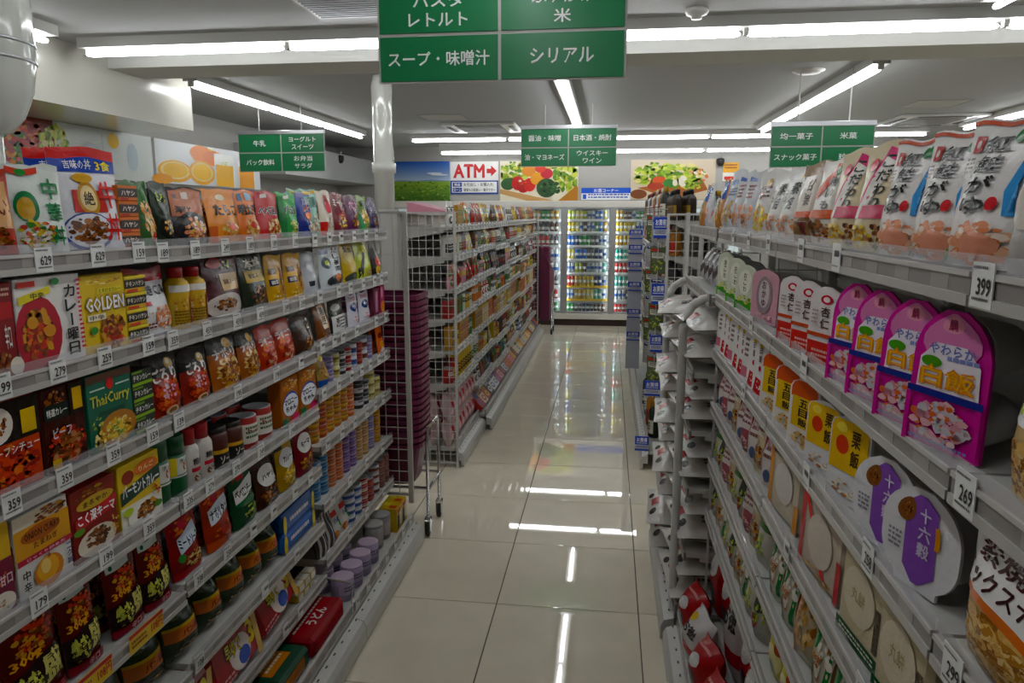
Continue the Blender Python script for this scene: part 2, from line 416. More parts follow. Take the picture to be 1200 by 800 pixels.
lamp_run(3.85, 5.13, 3, 'y', 'strip light glimpsed at the right edge beyond the pouches')
lamp_run(-3.03, .05, 3, 'y', 'strip light beside the cream soffit, only its end in view')
lamp_run(-.367, -.2, 3, 'y', 'strip light hidden behind the top of the large green sign')
lamp_run(1.70, .02, 3, 'y', 'strip light whose rounded end shows at the top right corner')
lamp_run(-3.07, 4.1, 6, 'x', 'long strip light mounted in front of the ceiling beam')
lamp_run(-2.55, 9.35, 5, 'x', 'bright strip light crossing the shop before the back wall')
lamp_run(-2.45, 10.55, 5, 'x', 'thin strip light just above the back wall pictures', 2.50)
# ------------------------------------------------------------------ pillars
def pillar():
    b = MB(); c = (-1.545, 4.95, 0)
    b.lathe([(.068, 0), (.068, 1.93), (.082, 1.94), (.082, 2.0), (.068, 2.01), (.066, 2.3), (.072, 2.5), (.058, 2.575)], 24, c)
    struct(b.build('pillar', 'glossy_white', None, c))
pillar()
def column_cover():
    x, y = -1.512, 1.62
    root = empty('column_cover', (x, y, 1.0)); tag(root, 'glossy white rounded cover around the post at the top left corner', 'column cover')
    b = MB(); b.lathe([(.10, 2.66), (.128, 2.62), (.134, 2.3), (.138, 2.12), (.136, 2.02), (.124, 1.95), (.10, 1.89), (.07, 1.855), (.052, 1.85)], 28, (x, y, 0))
    b.build('sleeve', 'glossy_white', root, (x, y, 2))
    b = MB()
    for z, r in ((2.06, .139), (2.02, .138)):
        b.lathe([(r-.006, z-.006), (r, z-.003), (r, z+.003), (r-.006, z+.006)], 28, (x, y, 0), caps=False)
    b.build('band', 'alu', root, (x, y, 2))
    b = MB(); b.lathe([(.05, 0), (.05, 1.87)], 16, (x, y, 0)); b.build('post', 'glossy_white', root, (x, y, 2))
# ------------------------------------------------------------------ flat pictures
def picture(name, label, cat, art, w, h, loc, rz=0, th=.012, mt='carton', group=None, seed=4, base='#e8e6e0', nu=1, nv=1):
    b = MB(); b.box(-w/2, w/2, 0, th, -h/2, h/2, base); root = b.build(name, mt, None, (0, 0, 0))
    root.location = loc; root.rotation_euler = (0, 0, rz); tag(root, label, cat, group)
    pr = MB(); S = lambda u, v, k: ((u-.5)*w, -.0008-.0003*k, (v-.5)*h); paint(pr, S, art, seed, nu, nv)
    o = pr.build('print', mt, None); o.parent = root; return root
def gradient(c0, c1, n, v0=0, v1=1):
    a, b = [int(c0[i:i+2], 16) for i in (1, 3, 5)], [int(c1[i:i+2], 16) for i in (1, 3, 5)]
    out = []
    for i in range(n):
        t = i/(n-1); out.append(('R', '#%02x%02x%02x' % tuple(int(p+(q-p)*t) for p, q in zip(a, b)), 0, v0+(v1-v0)*i/n, 1, v0+(v1-v0)*(i+1)/n))
    return out
rg = random.Random(8)
field = gradient('#4f7a2c', '#8fb04a', 5, 0, .5)+gradient('#b9c9dc', '#3f66b4', 10, .5, 1)
field += [('P', '#7d98b8', [(0, .5), (.2, .53), (.45, .51), (.7, .54), (1, .51), (1, .5)])]
for i in range(130): field.append(('E', rg.choice(['#5c8a30','#79a23c','#3f6a24','#a2bd58','#4d7a2a']), rg.random(), .48*rg.random()**1.3, .02, .018))
for i in range(5): field.append(('E', '#dfe6ee', .6+.3*rg.random(), .62+.12*rg.random(), .12*rg.random()+.03, .02))
picture('field_poster', 'landscape poster of green field under blue sky on back wall', 'poster', field, .955, .59, (-2.895, 11.035, 2.15))
atm = [('R', '#f2f0ee', 0, .42, 1, 1), ('T', '#d01f24', 'ATM', .06, .50, .72, .93, .05), ('P', '#d01f24', [(.76, .64), (.85, .64), (.85, .54), (.97, .71), (.85, .88), (.85, .78), (.76, .78)]),
 ('R', '#27489c', 0, 0, 1, .42), ('R', '#f4f4f2', .03, .05, .97, .38), ('R', '#27489c', .05, .23, .24, .36), ('R', '#27489c', .05, .07, .24, .2),
 ('T', '#ffffff', '預金', .08, .25, .21, .34), ('T', '#ffffff', 'ローン', .07, .09, .22, .18), ('T', '#222222', 'お引出し・お預入れ', .28, .24, .9, .35), ('T', '#222222', '硬貨もお取扱い・電子マネー', .28, .08, .94, .18)]
picture('atm_sign', 'white and blue cash machine sign with red letters and arrow', 'sign', atm, .735, .48, (-2.04, 11.035, 2.195))
veg = [('R', '#e6dfc8', 0, 0, 1, 1), ('F', 'green', .18, .72, .22, .3, 50), ('F', 'green', .85, .6, .18, .4, 60), ('F', 'green', .6, .9, .3, .12, 30), ('P', '#c9a070', [(0, .3), (0, .18), (.35, 0), (.7, 0)]), ('P', '#b8803f', [(.75, 0), (.98, .38), (1, .34), (1, 0)]), ('E', '#2f5a2c', .1, .42, .09, .15),
 ('E', '#dd8a24', .37, .74, .09, .13), ('E', '#c8201c', .23, .44, .08, .18), ('E', '#b81a1a', .3, .36, .08, .16), ('E', '#d4302a', .38, .4, .08, .17), ('E', '#e8a040', .48, .55, .09, .16), ('E', '#c43040', .6, .68, .08, .13), ('E', '#d84a38', .52, .8, .07, .1), ('F', 'red', .3, .4, .1, .1, 6), ('E', '#31522f', .6, .32, .13, .24), ('F', 'darkgreen', .64, .32, .14, .24, 40), ('E', '#f0e0c0', .26, .5, .02, .03)]
picture('vegetable_poster', 'poster of red peppers and broccoli above the drinks cooler', 'poster', veg, 1.17, .585, (-1.06, 11.035, 2.147), group='vegetable posters')
sal = [('R', '#d3c4ae', 0, 0, 1, 1), ('P', '#a8622e', [(.08, .3), (.5, .02), (.92, .24), (.85, .5)]), ('F', 'green', .3, .62, .28, .36, 60), ('F', 'green', .6, .6, .3, .34, 70), ('F', 'veg', .35, .4, .2, .2, 14), ('E', '#d8552a', .34, .5, .08, .08), ('E', '#b03a1e', .3, .34, .1, .09), ('E', '#3f7a34', .45, .4, .06, .12), ('E', '#efe9d8', .62, .46, .05, .14), ('E', '#e8e2cf', .53, .42, .03, .08), ('F', 'salmon', .8, .62, .12, .24, 10), ('F', 'green', .72, .36, .12, .16, 16), ('E', '#7a4420', .1, .14, .1, .12)]
picture('salad_poster', 'poster of mixed salad bowl above cooler, right of the blue notice', 'poster', sal, 1.21, .57, (.9, 11.035, 2.152), group='vegetable posters')
picture('drinks_notice', 'blue and white alcohol corner notice between two vegetable posters', 'notice', [('R', '#eef0f4', 0, 0, 1, 1), ('R', '#2f5fd0', 0, .55, 1, 1), ('T', '#ffffff', 'お酒コーナー', .25, .62, .75, .93), ('R', '#2f5fd0', .03, .08, .1, .46), ('L', '#4a68b8', .14, .06, .97, .5, 2)], .725, .175, (-.06, 11.035, 1.952))
picture('yellow_notice', 'small yellow and red notice on back wall beside black camera', 'notice', [('R', '#e8a81e', 0, .45, 1, 1), ('R', '#f0ece4', 0, 0, 1, .42), ('L', '#8a3a10', .1, .6, .9, .9, 2), ('R', '#d8504a', .08, .06, .92, .24)], .22, .26, (1.72, 11.035, 2.26))
# pictures on the left wall
def panel(label, art, y0, y1, z0, z1, seed, nm='wall_picture'):
    return picture(nm, label, 'poster', art, y1-y0, z1-z0, (-3.80, (y0+y1)/2, (z0+z1)/2), R(90), .028, 'film', None, seed, '#e6e6e2', 1, 1)
p1 = [('R', '#d8dcda', 0, 0, 1, 1), ('R', '#7a2a1e', 0, .45, .5, 1), ('F', 'red', .4, .7, .1, .3, 40), ('F', 'veg', .42, .3, .12, .3, 60), ('F', 'green', .5, .6, .07, .4, 40), ('F', 'veg', .3, .5, .1, .4, 40), ('R', '#b9c4c8', .72, .1, .724, .9), ('E', '#e8c060', .78, .8, .03, .16), ('E', '#c0ccd4', .88, .5, .03, .3), ('E', '#cdd4d8', .66, .4, .06, .3)]
panel('glossy wall picture of vegetables fading to pale grey under soffit', p1, 3.6, 5.78, 1.92, 2.287, 3)
p2 = [('R', '#dfe2e4', 0, 0, 1, 1), ('F', 'yellow', .42, .75, .14, .25, 26), ('E', '#e8863a', .38, .8, .1, .2), ('E', '#e07a2a', .5, .72, .1, .2), ('E', '#f0a828', .15, .3, .14, .26), ('E', '#f8e0a0', .15, .32, .12, .21), ('E', '#f4c040', .15, .32, .1, .17), ('E', '#f0a828', .38, .32, .12, .3), ('E', '#f8e0a0', .38, .34, .1, .24), ('E', '#f4c040', .38, .34, .085, .2),
 ('R', '#eef0ea', .5, .02, .7, .86), ('R', '#f0b424', .51, .02, .69, .58), ('F', 'green', .6, .62, .05, .1, 8), ('R', '#f2f2ec', .74, .02, .93, .76), ('R', '#f0a020', .75, .02, .92, .6), ('F', 'green', .84, .7, .05, .14, 10), ('E', '#f0a020', .04, .1, .08, .12)]
panel('wall picture of cut oranges and glasses of orange juice', p2, 5.82, 7.68, 1.92, 2.287, 5)
# ------------------------------------------------------------------ hanging category signs
def hang_sign(label, x0, x1, y, z0, z1, texts, zc=CZ, rail=.035, rods=(.25, .75)):
    cx = (x0+x1)/2; w = x1-x0; root = empty('category_sign', (cx, y, z0)); tag(root, label, 'sign', 'green hanging category signs')
    O = (cx, y, z0)
    b = MB(); b.box(x0-.012, x1+.012, y-.012, y+.012, z1, z1+rail, bv=.003); b.build('top_rail', 'alu', root, O)
    b = MB(); b.box(x0-.008, x1+.008, y-.001, y+.005, z0-.006, z1); b.build('backing_board', 'enamel', root, O)
    h = z1-z0; g = .011
    for i in (0, 1):
        for j in (0, 1):
            a0 = x0+(w/2+g/2 if i else 0); a1 = x0+(w if i else w/2-g/2); c0 = z0+(h/2+g/2 if j else 0); c1 = z0+(h if j else h/2-g/2)
            b = MB(); b.box(a0, a1, y-.005, y-.0012, c0, c1, bv=.0008); p = b.build('panel', 'green_sign', root, O)
            lines = texts[i][1-j]
            t = MB(); n = len(lines)
            for q, (s, sw) in enumerate(lines):
                hh = (c1-c0)*(.30 if n == 2 else .34); cz = (c0+c1)/2+((.5-q)*(c1-c0)*.42 if n == 2 else 0)
                ww = (a1-a0)*sw; cxx = (a0+a1)/2
                S = lambda u, v, k: (cxx-ww/2+ww*u, y-.0052-.0003*k, cz-hh/2+hh*v)
                paint(t, S, [('T', '#ffffff', s, 0, 0, 1, 1, .02)])
            t.build('lettering', 'white_letters', p, O)
    for f in rods:
        b = MB(); xx = x0+w*f; b.tube([(xx, y, z1+rail), (xx, y, zc)], .005, 6); b.build('hanger_rod', 'enamel', root, O)
hang_sign('large green category sign hanging nearest above the aisle', -.811, .036, 2.6, 2.118, 2.425, [[[('パスタ', .42), ('レトルト', .5)], [('スープ・味噌汁', .86)]], [[('ふりかけ', .5), ('米', .14)], [('シリアル', .52)]]])
hang_sign('green sign for soy sauce and sake, centre of the middle aisle', -.838, .045, 7.0, 2.104, 2.44, [[[('醤油・味噌', .7)], [('油・マヨネーズ', .86)]], [[('日本酒・焼酎', .8)], [('ウイスキー', .66), ('ワイン', .4)]]])
hang_sign('green sign for milk and yogurt hanging left by the white pillar', -3.40, -2.585, 6.5, 2.048, 2.375, [[[('牛乳', .3)], [('パック飲料', .68)]], [[('ヨーグルト', .64), ('スイーツ', .52)], [('お弁当', .44), ('サラダ', .42)]]])
hang_sign('green sign for snacks and rice crackers above right gondola', 1.125, 1.81, 5.5, 1.99, 2.265, [[[('均一菓子', .66)], [('スナック菓子', .86)]], [[('米菓', .34)], [('珍味', .34)]]])
# ------------------------------------------------------------------ ceiling fittings
def cassette(x, y, w, label, hatch):
    root = empty('air_conditioner', (x, y, CZ)); tag(root, label, 'air conditioner', 'ceiling air conditioners'); O = (x, y, CZ)
    b = MB(); b.box(x-w/2, x+w/2, y-w/2, y+w/2, CZ-.03, CZ, bv=.012); b.build('cover_panel', 'enamel', root, O)
    b = MB(); b.box(x-w*.3, x+w*.3, y-w*.3, y+w*.3, CZ-.036, CZ-.03, '#8e8c88'); b.build('intake_grille', 'paint', root, O)
    for dx, dy, ww, hh in ((0, -.42, .3, .03), (0, .42, .3, .03), (-.42, 0, .03, .3), (.42, 0, .03, .3)):
        b = MB(); b.box(x+w*(dx-ww), x+w*(dx+ww), y+w*(dy-hh), y+w*(dy+hh), CZ-.034, CZ-.029); b.build('air_slot', 'dark', root, O)
cassette(-1.48, 8.6, .85, 'ceiling air conditioner left of the middle strip light', 1)
cassette(3.35, 8.5, .85, 'ceiling air conditioner above the snack pouches on the right', 1)
def vent(x, y, w, d, label, n=9):
    root = empty('ceiling_vent', (x, y, CZ)); tag(root, label, 'vent'); O = (x, y, CZ)
    b = MB(); b.box(x-w/2, x+w/2, y-d/2, y+d/2, CZ-.015, CZ, bv=.004); b.build('frame', 'enamel', root, O)
    b = MB(); b.box(x-w/2+.03, x+w/2-.03, y-d/2+.03, y+d/2-.03, CZ-.018, CZ-.015); b.build('opening', 'dark', root, O)
    for i in range(n):
        b = MB(); yy = y-d/2+.035+(d-.07)*(i+.5)/n; b.box(x-w/2+.03, x+w/2-.03, yy-.006, yy+.006, CZ-.026, CZ-.016, bv=.001); b.build('slat', 'alu', root, O)
vent(-1.24, 3.58, .52, .42, 'slatted ceiling vent at the top edge, left of the large sign', 10)
vent(-.77, 3.72, .07, .12, 'tiny slatted ceiling vent beside the larger one', 3)
b = MB(); b.lathe([(.055, 0), (.06, -.012), (.05, -.03), (.028, -.036), (.026, -.05), (.001, -.052)], 20, (.405, 3.9, CZ), cols='#dcdad6')
tag(b.build('smoke_detector', 'plastic', None, (.405, 3.9, CZ)), 'round white smoke detector on ceiling right of the large sign', 'smoke detector')
b = MB(); b.lathe([(.11, 0), (.11, -.006), (.085, -.012), (.08, -.022), (.001, -.024)], 20, (1.37, 5.6, CZ), cols='#d6d4ce')
tag(b.build('ceiling_diffuser', 'plastic', None, (1.37, 5.6, CZ)), 'flat round air diffuser on ceiling above the snack sign', 'vent')
def hatch(x, y, w, label):
    b = MB(); b.box(x-w/2, x+w/2, y-w/2, y+w/2, CZ-.004, CZ+.001, '#c4c2bc', .002)
    r = b.build('ceiling_hatch', 'paint', None, (x, y, CZ)); tag(r, label, 'hatch')
    f = MB(); t = .008
    for a in ((x-w/2-t, x+w/2+t, y-w/2-t, y-w/2), (x-w/2-t, x+w/2+t, y+w/2, y+w/2+t), (x-w/2-t, x-w/2, y-w/2, y+w/2), (x+w/2, x+w/2+t, y-w/2, y+w/2)): f.box(*a, CZ-.006, CZ+.001, '#a3a19b')
    f.build('frame', 'paint', r, (x, y, CZ))
hatch(-1.75, 7.75, .45, 'square ceiling hatch before the left air conditioner'); hatch(2.95, 7.4, .45, 'square ceiling hatch before the right air conditioner')
def camera_unit(x, y, z, label, drop):
    root = empty('security_camera', (x, y, z)); tag(root, label, 'camera', 'black security cameras'); O = (x, y, z)
    b = MB(); b.tube([(x, y+drop, z+.1), (x, y, z+.05)], .012); b.build('bracket', 'enamel', root, O)
    b = MB(); b.lathe([(.001, -.055), (.03, -.05), (.05, -.02), (.055, .02), (.05, .05), (.001, .055)], 14, (x, y, z)); b.build('dome', 'dark', root, O)
camera_unit(1.56, 10.98, 2.39, 'black dome camera on the back wall beside salad poster', .05)
camera_unit(-3.6, 9.6, 2.38, 'black camera in the far left corner beyond the milk sign', .05)

# ------------------------------------------------------------------ shelving
LV = {'N': [1.605, 1.39, 1.177, .965, .725, .50, .30], 'M': [1.60, 1.386, 1.18, .965, .74, .515, .30], 'F': [1.597, 1.388, 1.2, 1.018, .815, .585, .358]}
TAGM = {}
def tag_mesh(txt, w=.046, h=.05):
    k = (txt, w, h)
    if k not in TAGM:
        mb = MB(); yellow = txt.startswith('Y'); t = txt[1:] if yellow else txt
        mb.box(-w/2, w/2, 0, .0015, -h/2, h/2, '#f0c81e' if yellow else '#e9e9e6')
        S = lambda u, v, k: ((u-.5)*w, -.0003-.0002*k, (v-.5)*h)
        if yellow: art = [('R', '#c8201c', 0, .8, 1, 1), ('T', '#d02a20', t+'円', .62, .2, .97, .75, .03), ('L', '#8a4a10', .05, .15, .5, .62, 2)]
        elif t: art = [('T', '#161618', t, .28, .28, .92, .66, .02), ('L', '#6a6a6e', .06, .8, .75, .92, 1), ('L', '#55555a', .12, .1, .92, .22, 1)]
        else: art = [('L', '#2a2a2e', .3, .3, .9, .75, 1), ('L', '#8a8a8e', .1, .1, .9, .22, 1)]
        paint(mb, S, art, hash(len(t)) % 7, 1, 1); me = mb.mesh('price_tag'); me.materials.append(MATS['carton']); TAGM[k] = me
    return TAGM[k]
def put(name, me, parent, loc, rot=(0, 0, 0)):
    o = link(name, me, parent, loc); o.rotation_euler = rot; return o
def rail(b, X, f, y0, y1, z0, z1):
    b.box(X-f*.010, X-f*.003, y0, y1, z0+.004, z1-.003, '#8f8b88')
    b.box(X-f*.010, X-f*.0005, y0, y1, z1-.006, z1, '#c9c6c2'); b.box(X-f*.010, X, y0, y1, z0, z0+.012, '#bdbab5')
    y = y0+.05
    while y < y1-.1:
        b.box(X-f*.003, X-f*.0025, y, y+.045, z0+.013, z1-.007, '#a5a09c'); y += .11
def gondola(name, label, f, X, Y0, L, depth, levels, deck_x, tags={}, group=None, ztop=1.66, cap=True, skirt_h=.105, near_post=True):
    """one bay: f=+1 faces +x, f=-1 faces -x. X = front of the price rails"""
    xb = X-f*depth; O = ((X+xb)/2, Y0+L/2, 0)
    root = empty(name, O); tag(root, label, 'shelving unit', group)
    b = MB(); b.box(xb-f*.02, xb, Y0, Y0+L, .05, ztop-.01); b.build('back_panel', 'enamel', root, O)
    for yy in ((Y0+.012,) if near_post else ())+(Y0+L-.012,):
        b = MB(); b.box(xb-f*.02, xb+f*.03, yy-.012, yy+.012, 0, ztop)
        for i in range(26): b.box(xb+f*.03, xb+f*.0306, yy-.003, yy+.003, .12+i*.058, .145+i*.058, '#333333')
        b.build('slotted_upright', 'enamel', root, O)
    for li, z in enumerate(levels):
        zb = z-.022; dx = 0 if isinstance(z, float) else 0
        b = MB(); x1 = X-f*.012
        b.box(xb+f*.002, x1, Y0+.004, Y0+L-.004, zb-.018, zb)
        for yy in (Y0+.006, Y0+L-.008):   # brackets
            n = b.add([(xb, yy, zb-.018), (x1-f*.05, yy, zb-.018), (x1-f*.05, yy, zb-.034), (xb, yy, zb-.085)]); b.face((n, n+1, n+2, n+3), '#ffffff')
        sh = b.build('shelf', 'enamel', root, O)
        b = MB(); rail(b, X, f, Y0+.003, Y0+L-.003, zb-.033, zb+.004); b.build('price_rail', 'rail', sh, O)
        b = MB(); b.box(X-f*.006, X-f*.0035, Y0+.003, Y0+L-.003, zb+.004, z); b.build('clear_lip', 'clear', sh, O)
        for (yy, t) in tags.get(li+1, []):
            w = .125 if t.startswith('Y') else .043
            put('price_tag', tag_mesh(t, w, .046), sh, (X+f*.0005, yy, zb-.008), (0, 0, R(90*f)))
    # deck and skirt
    dz = .13; dxf = deck_x-f*.05
    b = MB(); b.box(xb, dxf-f*.012, Y0+.002, Y0+L-.002, dz-.02, dz); dk = b.build('base_deck', 'enamel', root, O)
    b = MB(); rail(b, dxf, f, Y0+.003, Y0+L-.003, dz-.02, dz+.035); b.build('price_rail', 'rail', dk, O)
    for (yy, t) in tags.get('deck', []): put('price_tag', tag_mesh(t, .043, .046), dk, (dxf+f*.0005, yy, dz+.012), (0, 0, R(90*f)))
    b = MB(); n = b.add([(dxf, Y0+.002, skirt_h), (deck_x-f*.012, Y0+.002, skirt_h-.012), (deck_x, Y0+.002, skirt_h-.035), (deck_x, Y0+.002, .012), (deck_x-f*.02, Y0+.002, .012), (deck_x-f*.02, Y0+.002, skirt_h-.06), (dxf, Y0+.002, skirt_h-.06),
                         (dxf, Y0+L-.002, skirt_h), (deck_x-f*.012, Y0+L-.002, skirt_h-.012), (deck_x, Y0+L-.002, skirt_h-.035), (deck_x, Y0+L-.002, .012), (deck_x-f*.02, Y0+L-.002, .012), (deck_x-f*.02, Y0+L-.002, skirt_h-.06), (dxf, Y0+L-.002, skirt_h-.06)])
    for i in range(6): b.face((n+i, n+i+1, n+8+i, n+7+i), '#ffffff')
    b.face(tuple(n+i for i in range(7)), '#ffffff'); b.face(tuple(n+7+i for i in range(7)), '#ffffff')
    sk = b.build('kick_plate', 'enamel', root, O)
    hb = MB()
    for i in range(int(L/.075)):
        yy = Y0+.05+i*.075; hb.quad((dxf+f*.012, yy, skirt_h-.0005), (dxf+f*.018, yy, skirt_h-.001), (dxf+f*.018, yy+.016, skirt_h-.001), (dxf+f*.012, yy+.016, skirt_h-.0005), '#222222')
        hb.v[-4:] = [(x, y, z+.0025) for x, y, z in hb.v[-4:]]
    hb.build('slot_row', 'dark', sk, O)
    if cap:
        b = MB(); b.box(xb-f*.03, xb+f*.03, Y0, Y0+L, ztop-.012, ztop+.006, bv=.003); b.build('top_cap', 'enamel', root, O)
    return root
def mesh_end(root, f, x_front, x_back, y, z0, z1, post=.012, dx=.045, dz=.052):
    O = WO[root.name]; b = MB(); r = post
    b.box(x_front-r, x_front+r, y-r*.7, y+r*.7, z0-.05, z1); b.box(min(x_front, x_back), max(x_front, x_back), y-r*.5, y+r*.5, z1-.012, z1); b.box(min(x_front, x_back), max(x_front, x_back), y-r*.5, y+r*.5, z0-.012, z0)
    z = z0+dz
    while z < z1-.02:
        b.box(min(x_front, x_back), max(x_front, x_back), y-.002, y+.002, z-.0018, z+.0018); z += dz
    n = int(abs(x_front-x_back)/dx)
    for i in range(1, n+1):
        x = x_front+(x_back-x_front)*i/n; b.box(x-.0018, x+.0018, y-.004, y, z0, z1)
    b.build('mesh_end_panel', 'enamel', root, O)
LTAGS = {
 ('N',1): [(1.243, '629'), (1.392, '629'), (1.526, '159')],
 ('M',1): [(1.616, '189'), (1.754, '189'), (1.903, '249'), (2.045, '189'), (2.201, '189'), (2.361, '198')],
 ('F',1): [(2.528, ''), (2.667, ''), (2.793, ''), (2.941, ''), (3.093, ''), (3.236, '')],
 ('N',2): [(1.114, '199'), (1.248, '279'), (1.382, '259'), (1.531, '159')],
 ('M',2): [(1.628, '359'), (1.782, '459'), (1.941, '459'), (2.082, '459'), (2.262, '249'), (2.391, '249')],
 ('F',2): [(2.551, ''), (2.742, ''), (2.877, ''), (3.037, ''), (3.189, ''), (3.29, '')],
 ('N',3): [(1.105, '359'), (1.235, '359'), (1.379, '359'), (1.517, '159')],
 ('M',3): [(1.625, '139'), (1.919, '195'), (2.167, '198'), (2.359, '')],
 ('F',3): [(2.554, ''), (2.675, ''), (2.767, ''), (2.929, ''), (3.195, ''), (3.338, '')],
 ('N',4): [(1.138, '179'), (1.326, '199'), (1.474, '359')],
 ('M',4): [(1.637, '235'), (1.739, '279'), (1.881, '270'), (2.033, '249'), (2.256, '198')],
 ('F',4): [(2.549, ''), (2.7, ''), (2.846, ''), (2.975, ''), (3.09, ''), (3.214, ''), (3.32, '')],
 ('M',5): [(1.654, '238'), (1.803, '258'), (1.955, ''), (2.093, ''), (2.256, ''), (2.388, '')],
 ('F',5): [(2.56, ''), (2.714, ''), (2.866, ''), (3.021, ''), (3.142, ''), (3.259, '')],
 ('M',6): [(1.628, '108'), (2.005, ''), (2.242, '')],
 ('F',6): [(2.586, ''), (2.778, ''), (2.997, ''), (3.222, '')],
 ('N',5): [(1.247, 'Y108'), (1.431, 'Y108')],
 ('M',7): [(2.127, ''), (2.245, '')],
 ('F',7): [(2.753, ''), (2.973, ''), (3.226, '')],
}

def mtags(m, lt):
    d = {}
    for (mm, l), its in lt.items():
        if mm == m: d[l] = its
    return d
XL = -1.055; XR = .375
gN = gondola('gondola_shelving', 'white shelving bay nearest on left, stocked with curry boxes', 1, XL, .7, .9, .40, LV['N'], -.906, mtags('N', LTAGS), 'left gondola bays')
gM = gondola('gondola_shelving', 'white shelving bay second along the left, stocked with pasta sauces', 1, XL, 1.6, .9, .40, LV['M'], -.906, mtags('M', LTAGS), 'left gondola bays')
tf = mtags('F', LTAGS); tf['deck'] = [(2.55+.13*i, '') for i in range(7)]
gF = gondola('gondola_shelving', 'white shelving bay on left before the shopping baskets, full of cans', 1, XL, 2.5, .9, .40, LV['F'], -.906, tf, 'left gondola bays')
mesh_end(gF, 1, -.975, -1.46, 3.425, .25, 1.672, .012, .06, .058)
RV = [1.619, 1.4025, 1.208, 1.010, .803, .602]
rt = {1: [(.808, '399'), (1.27, ''), (1.05, '')], 2: [(1.33, ''), (1.0, '')], 3: [(1.02, '258'), (1.3, '')], 4: [(1.06, ''), (1.4, '')], 5: [(1.2, '')]}
rz_ = {1: [(.787, '399'), (.5, '')], 2: [(.775, '269'), (.45, '')], 3: [(.76, '299')]}
gR0 = gondola('gondola_shelving', 'white shelving bay nearest on right, holding bags of mixed nuts', -1, XR, -.085, .9, .40, RV, .24, rz_, 'right gondola bays')
gRN = gondola('gondola_shelving', 'white shelving bay on right holding salmon porridge pouches and pink packs', -1, XR, .815, .9, .40, RV, .24, {1: [(1.27, ''), (1.5, '')], 2: [(1.42, '')], 3: [(1.02, '258'), (1.35, '')], 4: [(1.0, ''), (1.45, '')], 5: [(1.1, '')]}, 'right gondola bays')
gRF = gondola('gondola_shelving', 'white shelving bay on right just before the rice bags', -1, XR, 1.715, .9, .40, RV, .24, {1: [(1.8, ''), (2.05, ''), (2.3, '')], 2: [(1.95, '')], 3: [(2.0, '')]}, 'right gondola bays')
mesh_end(gRF, -1, .395, .78, 2.63, .25, 1.66, .004, .06, .058)
for g_, ya in ((gR0, -.085), (gRN, .815), (gRF, 1.715)):
    b = MB(); b.box(.375, .385, ya+.003, ya+.897, .131, .205, bv=.001); b.build('deck_divider', 'clear_grey', g_, WO[g_.name])
# bay with the rice bags and its white tube guards
RICE_Z = [1.619, 1.395, 1.105, .885, .66, .40]
gRR = gondola('gondola_shelving', 'white shelving bay with stacked rice bags behind two white tube hoops', -1, .31, 2.66, .88, .46, [1.105, .885, .66, .40], .235, {}, 'right gondola bays')
O = WO[gRR.name]
for z, xf in ((1.619, .375), (1.385, .36)):
    b = MB(); b.box(xf+.012, .768, 2.665, 3.535, z-.04, z-.022); sh = b.build('shelf', 'enamel', gRR, O)
    b = MB(); rail(b, xf, -1, 2.664, 3.536, z-.055, z-.008); b.build('price_rail', 'rail', sh, O)
for yy in (2.735, 3.50):
    b = MB(); pts = [(.283, yy, .02), (.283, yy, 1.24)]
    for i in range(9):
        a = math.pi-math.pi*i/8; pts.append((.39+.107*math.cos(a), yy, 1.25+.107*math.sin(a)))
    pts += [(.497, yy, .9)]
    b.tube(pts, .0165, 10); b.build('tube_hoop', 'enamel', gRR, O)
# rear gondolas
BV = [1.60, 1.41, 1.20, 1.01, .80, .58, .36]
BN = ['first', 'second', 'third', 'fourth', 'fifth', 'sixth']
gB = []
for i in range(6):
    y0 = 4.52 if i == 0 else 5.37+.9*(i-1); L = .85 if i == 0 else .9
    lv = [z+(0, .015, -.01, .02, -.015, .01)[i]*(1 if k else 0) for k, z in enumerate(BV)]
    if i == 0: lv = lv[:6]
    tg = {k+1: [(y0+.06+.13*j, '') for j in range(6)] for k in range(len(lv))} if i < 3 else {}
    g = gondola('gondola_shelving', BN[i]+' white shelving bay of the rear left gondola, counted from the baskets', 1, -.972, y0, L, .37, lv, -.92 if i == 0 else -.866, tg, 'rear left gondola bays', near_post=True)
    gB.append(g)
mesh_end(gB[0], 1, -.962, -1.33, 4.508, .04, 1.672, .008, .045, .052)
mesh_end(gB[5], 1, -.955, -1.33, 9.885, .04, 1.672, .008, .045, .052)
b = MB(); b.box(-1.45, -1.33, 4.515, 4.545, 0, 1.69)
for i in range(20):
    for q in (-1.42, -1.36): b.box(q-.004, q+.004, 4.514, 4.5145, .3+i*.066, .33+i*.066)
b.build('end_upright', 'enamel', gB[0], WO[gB[0].name])
CV = [1.42, 1.18, .95, .72, .46]
gC = []
for i in range(4):
    y0 = 4.62+.9*i
    g = gondola('gondola_shelving', BN[i]+' white shelving bay of the right rear liquor gondola, counted from rice bags', -1, .35, y0, .9, .23, [1.64]+CV, .235, {}, 'right rear gondola bays')
    gC.append(g)
O = WO[gC[0].name]
mesh_end(gC[0], -1, .36, .76, 4.605, .06, 1.663, .008, .05, .055)
b = MB(); b.box(.466, .49, 4.60, 4.615, 0, 1.668); b.build('end_upright', 'enamel', gC[0], O)
for z in [1.63]+CV:
    b = MB(); b.box(.605, .76, 4.63, 5.5, z-.05, z-.02); b.build('shelf', 'enamel', gC[0], O)

